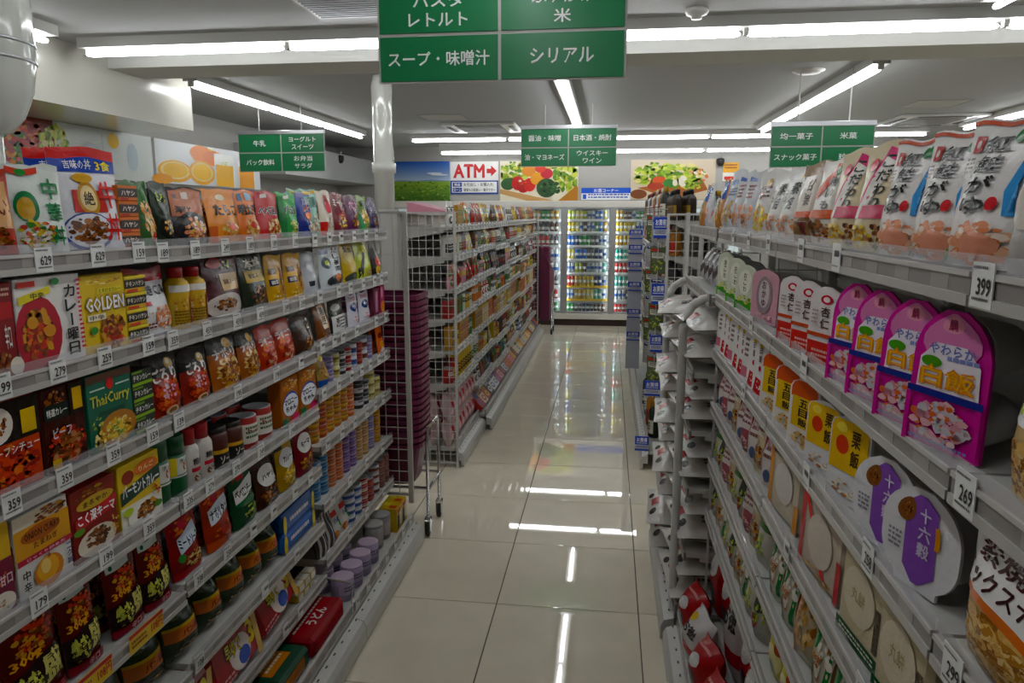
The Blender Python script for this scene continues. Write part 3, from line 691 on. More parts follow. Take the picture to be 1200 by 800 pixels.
# ------------------------------------------------------------------ catalogue of goods: kind -> (builder, description, category, parameters)
def gold_oval(t, c='#2a1608'): return [('E', '#d8a840', .5, .82, .3, .1), ('T', c, t, .3, .78, .7, .86)]
KINDS = {
'ricebeige': (b_pouch, 'red and beige rice bowl sauce pouch', 'pouch', dict(col='#b53a26', seal='#a02018', d=.05, art=[('R', '#d9a878', .08, .3, .92, .86), ('T', '#6a1e14', 'い', .55, .45, .85, .65), ('L', '#7a4a2a', .15, .7, .6, .82, 2), ('F', 'beef', .5, .18, .4, .14, 20)])),
'chukadon': (b_pouch, 'white and green bowl topping pouch', 'pouch', dict(col='#dfe6df', seal='#c8d8cc', d=.04, seed=4, art=[('E', '#1f7a45', .28, .52, .2, .18), ('E', '#caa24a', .26, .5, .14, .13), ('F', 'veg', .4, .2, .36, .2, 34), ('F', 'white', .35, .15, .3, .12, 18), ('R', '#d8402a', .05, .9, .6, .97), ('E', '#2f8a3a', .3, .93, .1, .04), ('V', '#148044', '中華丼', .6, .05, .92, .86)])),
'gyudon': (b_pouch, 'large white beef bowl pouch with red band', 'pouch', dict(col='#e6e6ea', seal='#d8241e', d=.04, seed=7, art=[('R', '#d8241e', 0, .9, 1, 1), ('R', '#2a4aa8', 0, .76, 1, .9), ('T', '#f4f4f4', '吉味の丼', .2, .79, .62, .88), ('T', '#f6e23a', '3食', .68, .78, .92, .885, .03), ('R', '#c8281e', .22, .36, .72, .58), ('E', '#c08a3a', .45, .5, .17, .17), ('E', '#e8cf98', .45, .5, .13, .13), ('T', '#2a1608', '絶', .37, .43, .53, .57), ('E', '#d8a850', .42, .7, .16, .05), ('E', '#4a5a9a', .38, .17, .36, .19), ('E', '#e6e6ec', .38, .18, .33, .165), ('F', 'beef', .38, .18, .3, .15, 46), ('V', '#d8241e', '牛丼', .62, .05, .92, .7)])),
'hayashi4': (b_carton, 'small orange and black stew carton', 'carton', dict(col='#d8701e', d=.05, stack=4, art=[('R', '#2a1a14', .0, .25, 1, .8), ('T', '#f4e8d8', 'ハヤシ', .15, .35, .85, .7, .03), ('R', '#c8301e', .1, .05, .5, .2)])),
'greengold': (b_pouch, 'green and gold pasta sauce pouch, tilted', 'pouch', dict(col='#3c6a34', seal='#c8d0b8', d=.04, seed=9, art=[('F', 'pasta', .55, .42, .35, .32, 34), ('R', '#e8e8e0', .08, .78, .3, .9), ('E', '#c8402a', .6, .15, .14, .08), ('E', '#ecece8', .8, .08, .12, .06)])),
'darkgreen': (b_pouch, 'dark green pasta sauce pouch', 'pouch', dict(col='#22301f', d=.04, seed=11, art=[('F', 'green', .5, .75, .3, .12, 12), ('E', '#101810', .5, .3, .4, .2), ('F', 'pasta', .5, .3, .3, .14, 14)])),
'pinkpasta': (b_pouch, 'pink and black shrimp pasta sauce pouch', 'pouch', dict(col='#2a2226', d=.04, seed=12, art=[('R', '#c07a5c', .06, .5, .94, .97), ('R', '#e6d8cc', .38, .8, .56, .9), ('R', '#5a2018', .14, .8, .24, .9), ('T', '#141010', '海老と', .12, .55, .55, .68, .04), ('E', '#1c1618', .5, .3, .46, .27), ('F', 'salmon', .55, .28, .36, .22, 36), ('F', 'pasta', .55, .26, .26, .16, 16)])),
'tarako': (b_pouch, 'orange cod roe pasta sauce pouch', 'pouch', dict(col='#ee9018', seal='#e8701a', d=.035, seed=13, art=[('T', '#140c08', 'たらこ', .18, .5, .96, .72, .05), ('E', '#f8e8c8', .5, .84, .16, .05), ('F', 'pasta', .58, .22, .36, .2, 34), ('E', '#e8502a', .6, .28, .12, .07), ('R', '#d8601a', .0, .0, .15, .3)])),
'mentai': (b_pouch, 'deep orange spicy roe pasta sauce pouch', 'pouch', dict(col='#e87a28', seal='#e0a03a', d=.035, seed=14, art=[('R', '#3a6a8a', .12, .78, .32, .94), ('R', '#a8c8e0', .5, .8, .85, .93), ('T', '#140c08', '明太子', .06, .5, .96, .72, .05), ('F', 'pasta', .5, .22, .4, .2, 34), ('E', '#d8301e', .5, .3, .14, .07)])),
'pepe': (b_pouch, 'red garlic pepper pasta sauce pouch', 'pouch', dict(col='#c81c20', seal='#d8302a', d=.035, seed=15, art=[('T', '#ffffff', 'ペペロン', .04, .49, .99, .69, .09), ('T', '#120a08', 'ペペロン', .05, .5, .98, .68, .03), ('R', '#e8d8d0', .2, .86, .5, .94), ('F', 'pasta', .55, .22, .36, .2, 34)])),
'basil': (b_pouch, 'green basil pasta sauce pouch', 'pouch', dict(col='#2fa84a', seal='#1f8a3a', d=.035, seed=16, art=[('T', '#ffffff', 'バジル', .14, .49, .97, .71, .09), ('T', '#101a10', 'バジル', .15, .5, .96, .7, .03), ('F', 'green', .6, .22, .34, .2, 34), ('R', '#1a7a34', 0, 0, .2, .9), ('R', '#e8f0e4', .3, .86, .6, .94)])),
'bluepasta': (b_pouch, 'blue cream pasta sauce pouch', 'pouch', dict(col='#28409c', seal='#3a58b8', d=.035, seed=17, art=[('R', '#1a2c88', 0, 0, .25, .5), ('F', 'pink', .6, .6, .3, .14, 18), ('E', '#e8701e', .55, .45, .25, .1), ('F', 'white', .65, .25, .28, .2, 24), ('T', '#f0e0f0', 'カルボ', .3, .72, .9, .88, .03)])),
'tealpasta': (b_pouch, 'teal and white pasta sauce pouch', 'pouch', dict(col='#8fc4b0', seal='#cfe0d0', d=.035, seed=18, art=[('R', '#14904c', 0, 0, .28, .34), ('T', '#1a7a60', '和風', .35, .6, .9, .85, .04), ('F', 'white', .62, .25, .3, .22, 26), ('R', '#e8b83a', .1, .9, .9, .96)])),
'redwhite': (b_pouch, 'white and red plum pasta sauce pouch', 'pouch', dict(col='#e6dccb', seal='#d8cdb0', d=.035, seed=19, art=[('R', '#d82a24', 0, 0, .3, .3), ('E', '#d83a4a', .6, .66, .2, .18), ('F', 'white', .6, .25, .3, .2, 24), ('T', '#b82030', '梅', .4, .72, .7, .9, .04)])),
'maroon': (b_pouch, 'maroon meat sauce pasta pouch', 'pouch', dict(col='#7a1626', seal='#8a2030', d=.035, seed=20, art=[('T', '#f0ece4', 'ミート', .2, .68, .9, .85, .04), ('F', 'red', .55, .45, .36, .16, 20), ('F', 'yellow', .5, .28, .3, .14, 16)])),
'purple': (b_pouch, 'plum purple bolognese pasta pouch', 'pouch', dict(col='#5c1c48', seal='#4a1440', d=.035, seed=21, art=[('T', '#f0a0c8', 'ボロネ', .2, .62, .9, .84, .04), ('F', 'curry', .55, .32, .34, .2, 24)])),
'greenorange': (b_pouch, 'green and orange pasta sauce pouch', 'pouch', dict(col='#6a8a3a', seal='#58b080', d=.035, seed=22, art=[('F', 'yellow', .5, .4, .36, .26, 26), ('R', '#1c8a4a', .0, .0, .2, .5), ('T', '#2a3a14', '野菜', .3, .7, .85, .86, .04)])),
'violet': (b_pouch, 'dark violet pasta sauce pouch', 'pouch', dict(col='#34204e', d=.035, seed=23, art=[('T', '#c8b0e0', 'きのこ', .2, .6, .9, .78, .03), ('F', 'beef', .5, .3, .32, .18, 16)])),
'redbox': (b_carton, 'dark red curry carton', 'carton', dict(col='#8a1418', art=[('R', '#b81c20', .05, .62, .95, .8), ('T', '#f4f0e8', '辛口', .66, .3, .84, .56), ('F', 'beef', .62, .14, .34, .16, 24), ('E', '#e8e0d0', .9, .1, .2, .1), ('L', '#e8c8b0', .3, .84, .9, .95, 2)])),
'curryday': (b_carton, 'white curry carton with red pot picture', 'carton', dict(col='#efece8', art=[('E', '#b81c30', .3, .38, .34, .42), ('R', '#b81c30', 0, 0, .3, .5), ('F', 'curry', .27, .4, .26, .3, 44), ('F', 'red', .27, .34, .22, .2, 14), ('E', '#d89a40', .2, .52, .08, .07), ('E', '#d8943a', .44, .4, .09, .07), ('P', '#e8d834', [(.03, .72), (.5, .82), (.5, .9), (.03, .81)]), ('T', '#2a2a20', '中辛', .2, .77, .4, .84), ('R', '#d8524a', .03, .91, .28, .97), ('V', '#161616', 'カレー曜日', .7, .06, .88, .9), ('L', '#d84a5a', .91, .1, .98, .94, 16), ('E', '#3a8a4a', .58, .94, .06, .04)], side=[('R', '#7a1a1a', .1, .1, .9, .9)])),
'golden': (b_carton, 'yellow curry roux carton with white lettering', 'carton', dict(col='#e8c41c', art=[('F', 'yellow', .5, .92, .46, .07, 20), ('R', '#f0dc50', .35, .76, .92, .83), ('T', '#3a6a2a', 'とろけるカレー', .4, .77, .9, .82), ('T', '#8a6a14', 'GOLDEN', .07, .52, .97, .735, .05), ('T', '#ffffff', 'GOLDEN', .09, .54, .95, .72, .03), ('R', '#f4efd8', .1, .42, .5, .5), ('T', '#6a3a14', '中辛', .14, .43, .46, .49), ('F', 'curry', .64, .24, .34, .24, 50), ('F', 'red', .64, .2, .26, .18, 18), ('E', '#3f8a3a', .2, .3, .08, .05), ('E', '#d88a24', .45, .1, .1, .08)])),
'yellow4': (b_carton, 'small yellow and black chicken stew carton', 'carton', dict(col='#e0b818', d=.05, stack=4, art=[('R', '#18140e', 0, .28, 1, .78), ('T', '#f4efdc', 'チキンハヤシ', .06, .38, .94, .7, .03), ('R', '#d8401e', .1, .04, .6, .2), ('R', '#f0dc60', 0, .84, 1, 1)])),
'whitebag': (b_pouch, 'white rice seasoning bag with red header', 'bag', dict(col='#dcdcde', seal='#b81c22', d=.055, seed=24, art=[('R', '#b81c22', 0, .8, 1, 1), ('T', '#1c2436', 'たきこみ', .24, .58, .92, .74, .05), ('R', '#c8302a', .08, .44, .4, .5), ('F', 'salmon', .66, .24, .28, .2, 34), ('F', 'white', .25, .3, .14, .08, 10), ('L', '#8a3a34', .1, .08, .4, .18, 2)])),
'yellowbottle': (b_bottle, 'red-capped yellow dressing bottle', 'bottle', dict(col='#d8b24a', cap='#b81c24', art=[('R', '#f0ede6', 0, .84, 1, 1), ('F', 'pasta', .3, .55, .2, .2, 14), ('R', '#c81e3a', .58, .05, .8, .72), ('V', '#ffffff', 'たれ', .61, .2, .77, .65), ('L', '#7a5a1c', .1, .05, .5, .4, 5)])),
'souppouch': (b_pouch, 'maroon stew pouch with cream label', 'pouch', dict(col='#4a1218', seal='#b03030', d=.045, seed=25, art=[('R', '#d0b080', .36, .42, .95, .7), ('T', '#4a2a14', '国産スープ', .44, .52, .88, .6), ('E', '#c8c0b8', .45, .18, .5, .2), ('F', 'beef', .42, .2, .3, .12, 30), ('E', '#c02a28', .3, .88, .2, .08), ('F', 'green', .66, .85, .24, .1, 10)])),
'darkpouch': (b_pouch, 'dark green and gold soup pouch', 'pouch', dict(col='#26301f', seal='#5a6a3a', d=.045, seed=26, art=[('T', '#f0ece0', '本格', .2, .72, .9, .94, .05), ('R', '#b89a3c', .1, .48, .95, .7), ('T', '#2a2410', '野菜スープ', .2, .55, .86, .64), ('F', 'beef', .5, .24, .36, .18, 24)])),
'goldpouch': (b_pouch, 'golden yellow stew pouch with navy label', 'pouch', dict(col='#d8a430', seal='#e0b848', d=.04, seed=27, art=[('R', '#20244a', .08, .36, .5, .5), ('T', '#f0e8d0', '欧風', .14, .39, .44, .47), ('R', '#5a3414', .1, .6, .5, .72), ('F', 'curry', .74, .4, .2, .36, 24), ('F', 'yellow', .4, .14, .34, .12, 14)])),
'silver': (b_pouch, 'silver foil pouch', 'pouch', dict(col='#b8bcc2', seal='#c9ccd0', d=.04, seed=28, art=[('R', '#20242c', .2, .18, .5, .3), ('E', '#e4e6ea', .5, .65, .3, .14)])),
'calli': (b_pouch, 'pale blue pouch with black calligraphy', 'pouch', dict(col='#d3dade', seal='#a8b8c8', d=.045, seed=29, art=[('V', '#101014', 'だし茶漬', .56, .36, .86, .94), ('E', '#24404e', .24, .6, .17, .14), ('E', '#b8c83a', .24, .6, .08, .06), ('E', '#2a3434', .55, .16, .4, .14), ('E', '#e0803a', .62, .22, .15, .1), ('R', '#2a5aa0', .06, .8, .4, .9)])),
'yellowpouch': (b_pouch, 'yellow and grey seasoning pouch', 'pouch', dict(col='#cfae3c', d=.045, seed=30, art=[('E', '#e8d890', .4, .7, .26, .2), ('E', '#3a4238', .5, .12, .46, .14), ('T', '#5a3a10', '黄金', .2, .76, .8, .9, .03)])),
'limeblack': (b_pouch, 'lime green and black seasoning pouch', 'pouch', dict(col='#b9c42a', d=.045, seed=31, art=[('P', '#14160e', [(.05, .3), (.4, .75), (.55, .7), (.2, .05), (.05, .05)]), ('E', '#e8e04a', .6, .8, .22, .1), ('F', 'yellow', .66, .18, .26, .12, 12)])),
'darkmulti': (b_pouch, 'black seasoning pouch with red and yellow print', 'pouch', dict(col='#241a16', d=.04, seed=32, art=[('E', '#d83a24', .5, .4, .26, .16), ('E', '#e8c040', .4, .18, .24, .12), ('E', '#e8e4dc', .6, .6, .18, .1)])),
'tomatostew': (b_carton, 'orange tomato stew carton with black upper band', 'carton', dict(col='#c83e16', mat='film', bv=.004, art=[('R', '#1e1610', 0, .55, 1, 1), ('E', '#e8e0d4', .25, .76, .28, .2), ('F', 'beef', .25, .78, .2, .14, 14), ('R', '#e0b828', .66, .6, .92, .86), ('F', 'red', .5, .28, .48, .27, 60), ('T', '#f0e4dc', 'ビーフシチュー', .06, .42, .94, .52)])),
'beefstew': (b_carton, 'dark brown beef stew carton with yellow corner panel', 'carton', dict(col='#3c1610', mat='film', bv=.004, art=[('F', 'beef', .3, .85, .26, .14, 20), ('R', '#14241c', .05, .62, .6, .8), ('T', '#e8e8e0', '特選カレー', .1, .66, .56, .75), ('R', '#181008', .62, .6, .98, .98), ('R', '#e0b020', .7, .66, .92, .92), ('F', 'red', .5, .28, .48, .24, 50), ('F', 'beef', .5, .26, .4, .2, 26), ('T', '#d8d4d8', 'ビーフ', .18, .4, .6, .52), ('R', '#d8a818', .1, .04, .3, .16)])),
'thai': (b_carton, 'teal green Thai curry carton with yellow lettering', 'carton', dict(col='#15694f', d=.035, art=[('R', '#6a4a34', 0, .9, 1, 1), ('E', '#d84a4a', .5, .85, .08, .08), ('R', '#cfe0d8', .06, .8, .38, .82), ('R', '#cfe0d8', .62, .8, .94, .82), ('T', '#d8d060', 'ThaiCurry', .04, .55, .92, .74, .02), ('R', '#0c4a38', .2, .46, .8, .51), ('E', '#b87a34', .6, .24, .42, .22), ('F', 'yellow', .6, .22, .36, .18, 40), ('F', 'green', .55, .2, .2, .12, 12), ('F', 'green', .16, .38, .16, .1, 12), ('F', 'yellow', .2, .14, .2, .14, 18)], side=[('R', '#0f7a54', .1, .02, .9, .98)])),
'green4': (b_carton, 'small black and lime green chicken stew carton', 'carton', dict(col='#1a2414', d=.05, stack=4, art=[('T', '#f0f0ea', 'チキンカレー', .08, .36, .92, .74, .03), ('R', '#8ab81e', .02, .04, .98, .24), ('R', '#6a981a', .02, .84, .5, .98)])),
'pastared': (b_pouch, 'red pasta sauce pouch with gold egg badge', 'pouch', dict(col='#8a2a20', seal='#1c1816', d=.045, seed=33, art=[('R', '#1c1816', 0, .62, 1, 1), ('E', '#c8a040', .72, .8, .13, .1), ('E', '#e8dcb0', .7, .83, .06, .05), ('T', '#f4ece4', 'ごろり', .14, .54, .84, .76, .05), ('F', 'red', .5, .32, .46, .28, 60), ('F', 'pink', .5, .38, .26, .14, 14), ('E', '#d8b890', .5, .08, .2, .07), ('E', '#8a5a34', .5, .08, .13, .045)])),
'pastaorange': (b_pouch, 'orange pasta sauce pouch with gold egg badge', 'pouch', dict(col='#a85a20', seal='#1c1816', d=.045, seed=34, art=[('R', '#1c1816', 0, .7, 1, 1), ('E', '#d8a838', .68, .84, .14, .1), ('T', '#f4ece4', 'ナポリ', .1, .58, .84, .76, .05), ('F', 'pasta', .5, .32, .46, .28, 50), ('F', 'curry', .5, .3, .4, .24, 30), ('E', '#d8a040', .4, .06, .16, .06)])),
'orangebag': (b_pouch, 'red-orange pasta sauce bag', 'bag', dict(col='#b8331c', d=.05, seed=35, art=[('F', 'red', .5, .4, .46, .4, 60), ('T', '#f0e8e0', 'ラザニア', .06, .56, .9, .74, .05), ('F', 'salmon', .5, .22, .3, .16, 18)])),
'brownbag': (b_pouch, 'dark brown demi-glace sauce pouch', 'pouch', dict(col='#3a2014', d=.045, seed=36, art=[('F', 'curry', .6, .25, .36, .2, 26), ('P', '#d8c8a8', [(.6, .3), (.72, .9), (.8, .9), (.72, .3)]), ('V', '#1a120c', '濃厚', .6, .4, .78, .84)])),
'brownbag2': (b_pouch, 'slim brown and cream sauce pouch', 'pouch', dict(col='#7a4a2c', d=.035, seed=37, art=[('R', '#d8c0a0', .3, .3, .7, .95), ('V', '#24180e', '黒豆', .36, .4, .66, .9), ('F', 'curry', .5, .16, .4, .12, 12)])),
'blackwhite': (b_pouch, 'black and white sesame sauce pouch', 'pouch', dict(col='#161616', d=.035, seed=38, art=[('R', '#e4e4e2', .08, .02, .92, .52), ('T', '#161616', '黒', .2, .2, .5, .46, .04), ('L', '#333333', .5, .1, .9, .45, 4), ('E', '#b0b0ac', .4, .75, .3, .1)])),
'whiteblue': (b_pouch, 'slim white and blue sauce pouch', 'pouch', dict(col='#dcdce6', d=.03, seed=39, art=[('E', '#28407a', .5, .6, .32, .14), ('T', '#e8e8f4', 'つゆ', .32, .55, .7, .66), ('F', 'pink', .5, .22, .36, .12, 12), ('L', '#b84a5a', .2, .78, .8, .92, 3)])),
'maroonbox': (b_carton, 'slim maroon sauce carton', 'carton', dict(col='#6a1a3a', art=[('R', '#c08aa0', .3, .2, .7, .9)])),
'pinkorange': (b_carton, 'pink and orange sauce carton at the shelf end', 'carton', dict(col='#b83a6a', art=[('E', '#e88a2a', .5, .28, .44, .22), ('R', '#e8b0c8', .2, .6, .5, .94), ('F', 'yellow', .5, .25, .3, .14, 14)])),
'maroonyellow': (b_carton, 'maroon and yellow curry carton', 'carton', dict(col='#7a1434', art=[('R', '#e0b41e', .1, .58, .95, .96), ('F', 'red', .4, .4, .4, .1, 14), ('T', '#f4e0e8', '甘口', .5, .3, .9, .42), ('E', '#e4dccc', .5, .12, .44, .12), ('F', 'white', .5, .12, .3, .08, 12)])),
'onion': (b_carton, 'onion curry carton, orange above white', 'carton', dict(col='#e8e6e0', art=[('R', '#e0a020', 0, .48, 1, .84), ('R', '#e8dcc4', 0, .84, .6, 1), ('F', 'curry', .66, .9, .34, .1, 22), ('E', '#b8601a', .46, .72, .36, .1), ('T', '#3a1a0a', 'ONION CURRY', .16, .68, .8, .77), ('T', '#7a3410', 'たまねぎ', .3, .55, .74, .63), ('R', '#c01e40', 0, .42, 1, .49), ('T', '#f8e0e8', 'じっくり炒めた', .16, .435, .86, .475), ('E', '#d8801e', .52, .2, .27, .19), ('E', '#eeb04a', .5, .23, .2, .15), ('E', '#f6d488', .46, .27, .09, .09), ('P', '#8a4a14', [(.5, .36), (.56, .36), (.54, .43)]), ('V', '#20202a', '中辛', .05, .08, .18, .36), ('V', '#34507a', 'コク旨', .86, .12, .96, .4)], side=[('F', 'curry', .5, .5, .5, .45, 40)])),
'kokufuka': (b_carton, 'red keema curry carton with dish picture', 'carton', dict(col='#8e1c14', art=[('F', 'curry', .4, .9, .4, .1, 20), ('E', '#c9a84e', .52, .76, .42, .09), ('T', '#2a1408', 'まろやか', .24, .72, .8, .8), ('P', '#c81e28', [(.05, .44), (.98, .54), (.98, .72), (.05, .6)]), ('T', '#ffffff', 'こく深キーマ', .1, .5, .94, .66, .04), ('E', '#e8dcc8', .48, .2, .44, .2), ('F', 'beef', .5, .24, .32, .15, 44), ('F', 'yellow', .88, .3, .12, .14, 12), ('E', '#5a8a2a', .1, .44, .12, .05)])),
'vermont': (b_carton, 'yellow curry carton with dark green diagonal band', 'carton', dict(col='#e6c41e', art=[('R', '#eee9d8', 0, 0, 1, .38), ('E', '#9a3a2a', .22, .8, .14, .1), ('E', '#e0701e', .66, .84, .3, .1), ('T', '#fff0c0', 'りんご', .48, .8, .84, .88), ('P', '#0f3a2c', [(.02, .42), (.98, .56), (.98, .78), (.02, .62)]), ('T', '#ffffff', 'バーモントカレー', .06, .52, .95, .7, .04), ('E', '#f6f2ea', .55, .16, .42, .2), ('F', 'curry', .6, .2, .3, .14, 40), ('F', 'red', .85, .42, .12, .12, 12), ('E', '#b8d034', .14, .3, .12, .06), ('E', '#4f8a2a', .86, .18, .1, .05)])),
'cheese': (b_bottle, 'green grated cheese canister with white band', 'canister', dict(col='#1c5a30', cap='#14542c', cap_h=.3, cap_r=.98, shoulder=.02, art=[('R', '#d8dcd6', 0, .52, 1, .95), ('R', '#e8d04a', 0, .5, .28, .96), ('F', 'red', .6, .72, .16, .18, 12), ('T', '#1a5a34', 'チーズ', .35, .8, .85, .92), ('R', '#d8dcd6', 0, .46, 1, .5)])),
'redcap': (b_bottle, 'white pepper sauce bottle with red cap', 'bottle', dict(col='#d8d4cc', cap='#b81e26', cap_h=.26, cap_r=.72, art=[('T', '#1a1a1e', '粗挽', .3, .6, .75, .8, .03), ('R', '#c8283a', .25, .4, .7, .52), ('F', 'beef', .55, .22, .26, .16, 16)])),
'jar': (b_bottle, 'dark jar of sauce with yellow label', 'jar', dict(col='#4a1c10', cap='#1c1a18', cap_h=.12, cap_r=.92, shoulder=.08, n='jar', art=[('R', '#d8a41e', 0, .44, 1, .56), ('R', '#141210', 0, 0, 1, .44), ('T', '#e8e0d0', 'ソース', .28, .12, .74, .36, .03)])),
'redcan': (b_can, 'red and white food can', 'can', dict(col='#a83028', art=[('R', '#e8e4da', .1, .2, .9, .8), ('L', '#3a6a3a', .2, .3, .8, .72, 3), ('T', '#a02020', 'トマト', .25, .5, .75, .7)])),
'whitepack': (b_carton, 'white pasta pack with blue brush label', 'carton', dict(col='#b06a3c', mat='film', bv=.004, d=.05, art=[('F', 'pasta', .5, .84, .48, .15, 24), ('E', '#4a68b8', .5, .46, .44, .24), ('E', '#eceef4', .5, .43, .44, .23), ('T', '#14181e', 'マロニー', .14, .44, .86, .56, .04), ('T', '#14181e', 'ちゃん', .2, .3, .8, .42, .04), ('R', '#1a6a3a', 0, 0, .3, .2), ('E', '#d8406a', .72, .12, .22, .1)])),
'yellowbag': (b_pouch, 'yellow dried noodle bag with blue foot', 'bag', dict(col='#b89a5c', d=.05, seed=41, art=[('F', 'nuts', .5, .55, .44, .34, 30), ('R', '#2a5ab0', 0, 0, 1, .2), ('E', '#e8d040', .5, .82, .26, .1)])),
'orangehang': (b_pouch, 'orange hanging bag by the mesh end panel', 'bag', dict(col='#e0641c', d=.02, art=[('E', '#8a2a14', .5, .6, .3, .1), ('E', '#f0a050', .5, .3, .3, .12), ('E', '#f0e0d0', .5, .12, .3, .08)])),
'tokumori': (b_pouch, 'dark red extra-large curry pouch', 'pouch', dict(col='#5a1612', seal='#3a4438', d=.045, seed=42, art=[('R', '#bfc8bc', .1, .86, .8, .98), ('E', '#1a5a3a', .25, .92, .06, .035), ('F', 'red', .6, .72, .36, .16, 36), ('F', 'curry', .5, .66, .4, .14, 18), ('T', '#e89a1c', '300g', .08, .48, .62, .6, .04), ('P', '#1c0e0c', [(0, .12), (1, .22), (1, .56), (0, .42)]), ('T', '#c4c860', '特', .08, .14, .48, .42, .05), ('T', '#d0c878', '盛', .52, .2, .94, .5, .05), ('R', '#9a1a28', 0, 0, 1, .11), ('T', '#e0a0a8', '辛口', .4, .02, .75, .1)])),
'meatpouch': (b_pouch, 'red meat sauce pouch with pale blue banner', 'pouch', dict(col='#8a1c1c', d=.045, seed=43, art=[('F', 'red', .5, .8, .46, .16, 24), ('R', '#c8283a', .36, .78, .62, .92), ('P', '#ccd8e4', [(.2, .4), (.9, .56), (.86, .82), (.2, .66)]), ('T', '#14141a', 'ミートソース', .22, .48, .86, .64, .03), ('F', 'pasta', .6, .24, .34, .14, 22), ('E', '#3a7a3a', .2, .34, .1, .07), ('R', '#b01c20', 0, 0, 1, .12)])),
'naporitan': (b_pouch, 'orange-red naporitan sauce pouch with white banner', 'pouch', dict(col='#a83218', d=.045, seed=44, art=[('F', 'red', .5, .84, .46, .14, 22), ('R', '#b81c28', .36, .8, .62, .92), ('P', '#d8e0e8', [(.14, .44), (.92, .58), (.88, .84), (.14, .7)]), ('T', '#14141a', 'ナポリタン', .18, .52, .86, .7, .03), ('F', 'red', .55, .26, .36, .16, 24), ('R', '#d8521c', 0, 0, .5, .16)])),
'peperon': (b_pouch, 'dark green pasta sauce pouch with white banner', 'pouch', dict(col='#1c4a2a', d=.045, seed=45, art=[('R', '#b82a2a', .3, .78, .62, .94), ('F', 'red', .2, .86, .14, .1, 10), ('P', '#e8e8e4', [(.1, .42), (.95, .56), (.92, .8), (.1, .66)]), ('T', '#14141a', 'ペペロンチーノ', .13, .5, .9, .66, .03), ('E', '#1f6a3a', .5, .4, .4, .06), ('F', 'green', .6, .2, .34, .14, 22)])),
'brownoval': (b_pouch, 'brown stew pouch with white oval label', 'pouch', dict(col='#3c2218', d=.045, seed=46, art=[('E', '#e8e6e2', .52, .55, .42, .2), ('T', '#1c1a1a', 'ハヤシ', .24, .5, .8, .6, .03), ('F', 'beef', .5, .2, .42, .18, 28)])),
'yellowoval': (b_pouch, 'yellow sauce pouch with white oval label', 'pouch', dict(col='#b8902a', d=.045, seed=47, art=[('R', '#2a2a28', 0, .8, .4, 1), ('E', '#e8e6e2', .5, .6, .4, .19), ('T', '#1c1a1a', 'カレー', .24, .55, .78, .66, .03), ('F', 'yellow', .5, .24, .42, .2, 28)])),
'redoval': (b_pouch, 'crimson sauce pouch with white oval label', 'pouch', dict(col='#7a1a26', d=.045, seed=48, art=[('E', '#e8e6e2', .5, .62, .4, .2), ('T', '#1c1a1a', 'キーマ', .24, .56, .78, .68, .03), ('F', 'curry', .5, .22, .42, .18, 28)])),
'greensack': (b_pouch, 'dark green bread crumb bag with orange label', 'bag', dict(col='#26381f', mode='pillow', d=.09, seed=49, art=[('R', '#c8702a', .02, .4, .98, .62), ('R', '#c8a83a', .02, .62, .98, .67), ('T', '#8a1c14', 'パン粉', .25, .44, .75, .58, .04), ('E', '#4a5a3a', .3, .85, .2, .08), ('F', 'nuts', .5, .18, .4, .12, 16)])),
'greypouch': (b_pouch, 'grey foil snack pouch', 'pouch', dict(col='#b9b4b0', d=.04, seed=50, art=[('R', '#b02a2a', 0, .9, 1, .97), ('E', '#d8cfc4', .5, .5, .34, .2)])),
'salmon': (b_pouch, 'white salmon porridge pouch', 'pouch', dict(col='#e9e5e2', seal='#ece4e0', d=.045, seed=51, art=[('R', '#c8604a', .0, .955, 1, .985), ('R', '#c8604a', .965, 0, .985, .98), ('R', '#b81e2a', .1, .78, .24, .88), ('E', '#f0d8d4', .17, .83, .03, .025), ('E', '#2f7a3c', .66, .87, .07, .05), ('E', '#2f7a3c', .76, .87, .07, .05), ('V', '#141014', '紅鮭がゆ', .28, .34, .6, .9), ('P', '#5aa0dc', [(.86, .8), (.94, .8), (.84, .5), (.9, .34), (.8, .34), (.74, .5)]), ('E', '#d8343a', .66, .42, .06, .045), ('F', 'salmon', .56, .16, .42, .16, 44), ('E', '#e8a48c', .6, .15, .24, .08), ('E', '#3a7a3a', .12, .07, .07, .05), ('L', '#9a8a88', .1, .62, .26, .74, 4)])),
'pinkyellow': (b_pouch, 'pink and yellow sweet potato pouch', 'pouch', dict(col='#e3d3b4', seal='#c9a83a', d=.05, seed=52, back='#3a2a20', art=[('P', '#d83a7a', [(.06, .3), (.5, .94), (.84, .9), (.2, .3)]), ('P', '#e8e2da', [(.12, .3), (.5, .86), (.8, .8), (.3, .3)]), ('V', '#1c1418', 'こだわり', .48, .38, .72, .88), ('R', '#d8607a', .3, .3, .98, .42), ('F', 'yellow', .34, .14, .28, .13, 18), ('F', 'beef', .72, .15, .26, .13, 16), ('E', '#d83a5a', .3, .8, .1, .06)])),
'redyellow': (b_pouch, 'white pouch with red flash and brown sweets', 'pouch', dict(col='#dcd6cc', seal='#d8a83a', d=.05, seed=53, art=[('P', '#d84a2a', [(.1, .6), (.5, .95), (.7, .9), (.2, .5)]), ('E', '#3a6a3a', .6, .86, .1, .05), ('V', '#241814', '焼いも', .44, .4, .7, .8), ('R', '#d8602a', .1, .3, .98, .4), ('F', 'beef', .5, .16, .42, .14, 24)])),
'brownpack': (b_pouch, 'brown pouch with folded top and red triangle', 'pouch', dict(col='#8a6a44', seal='#6a4a2c', d=.055, seed=54, art=[('R', '#d8ccc0', .1, .36, .9, .84), ('V', '#3a2418', '甘栗', .4, .44, .66, .8), ('P', '#6a1e14', [(.05, .3), (.95, .3), (.5, .02)]), ('R', '#d8542a', .05, .3, .95, .38)])),
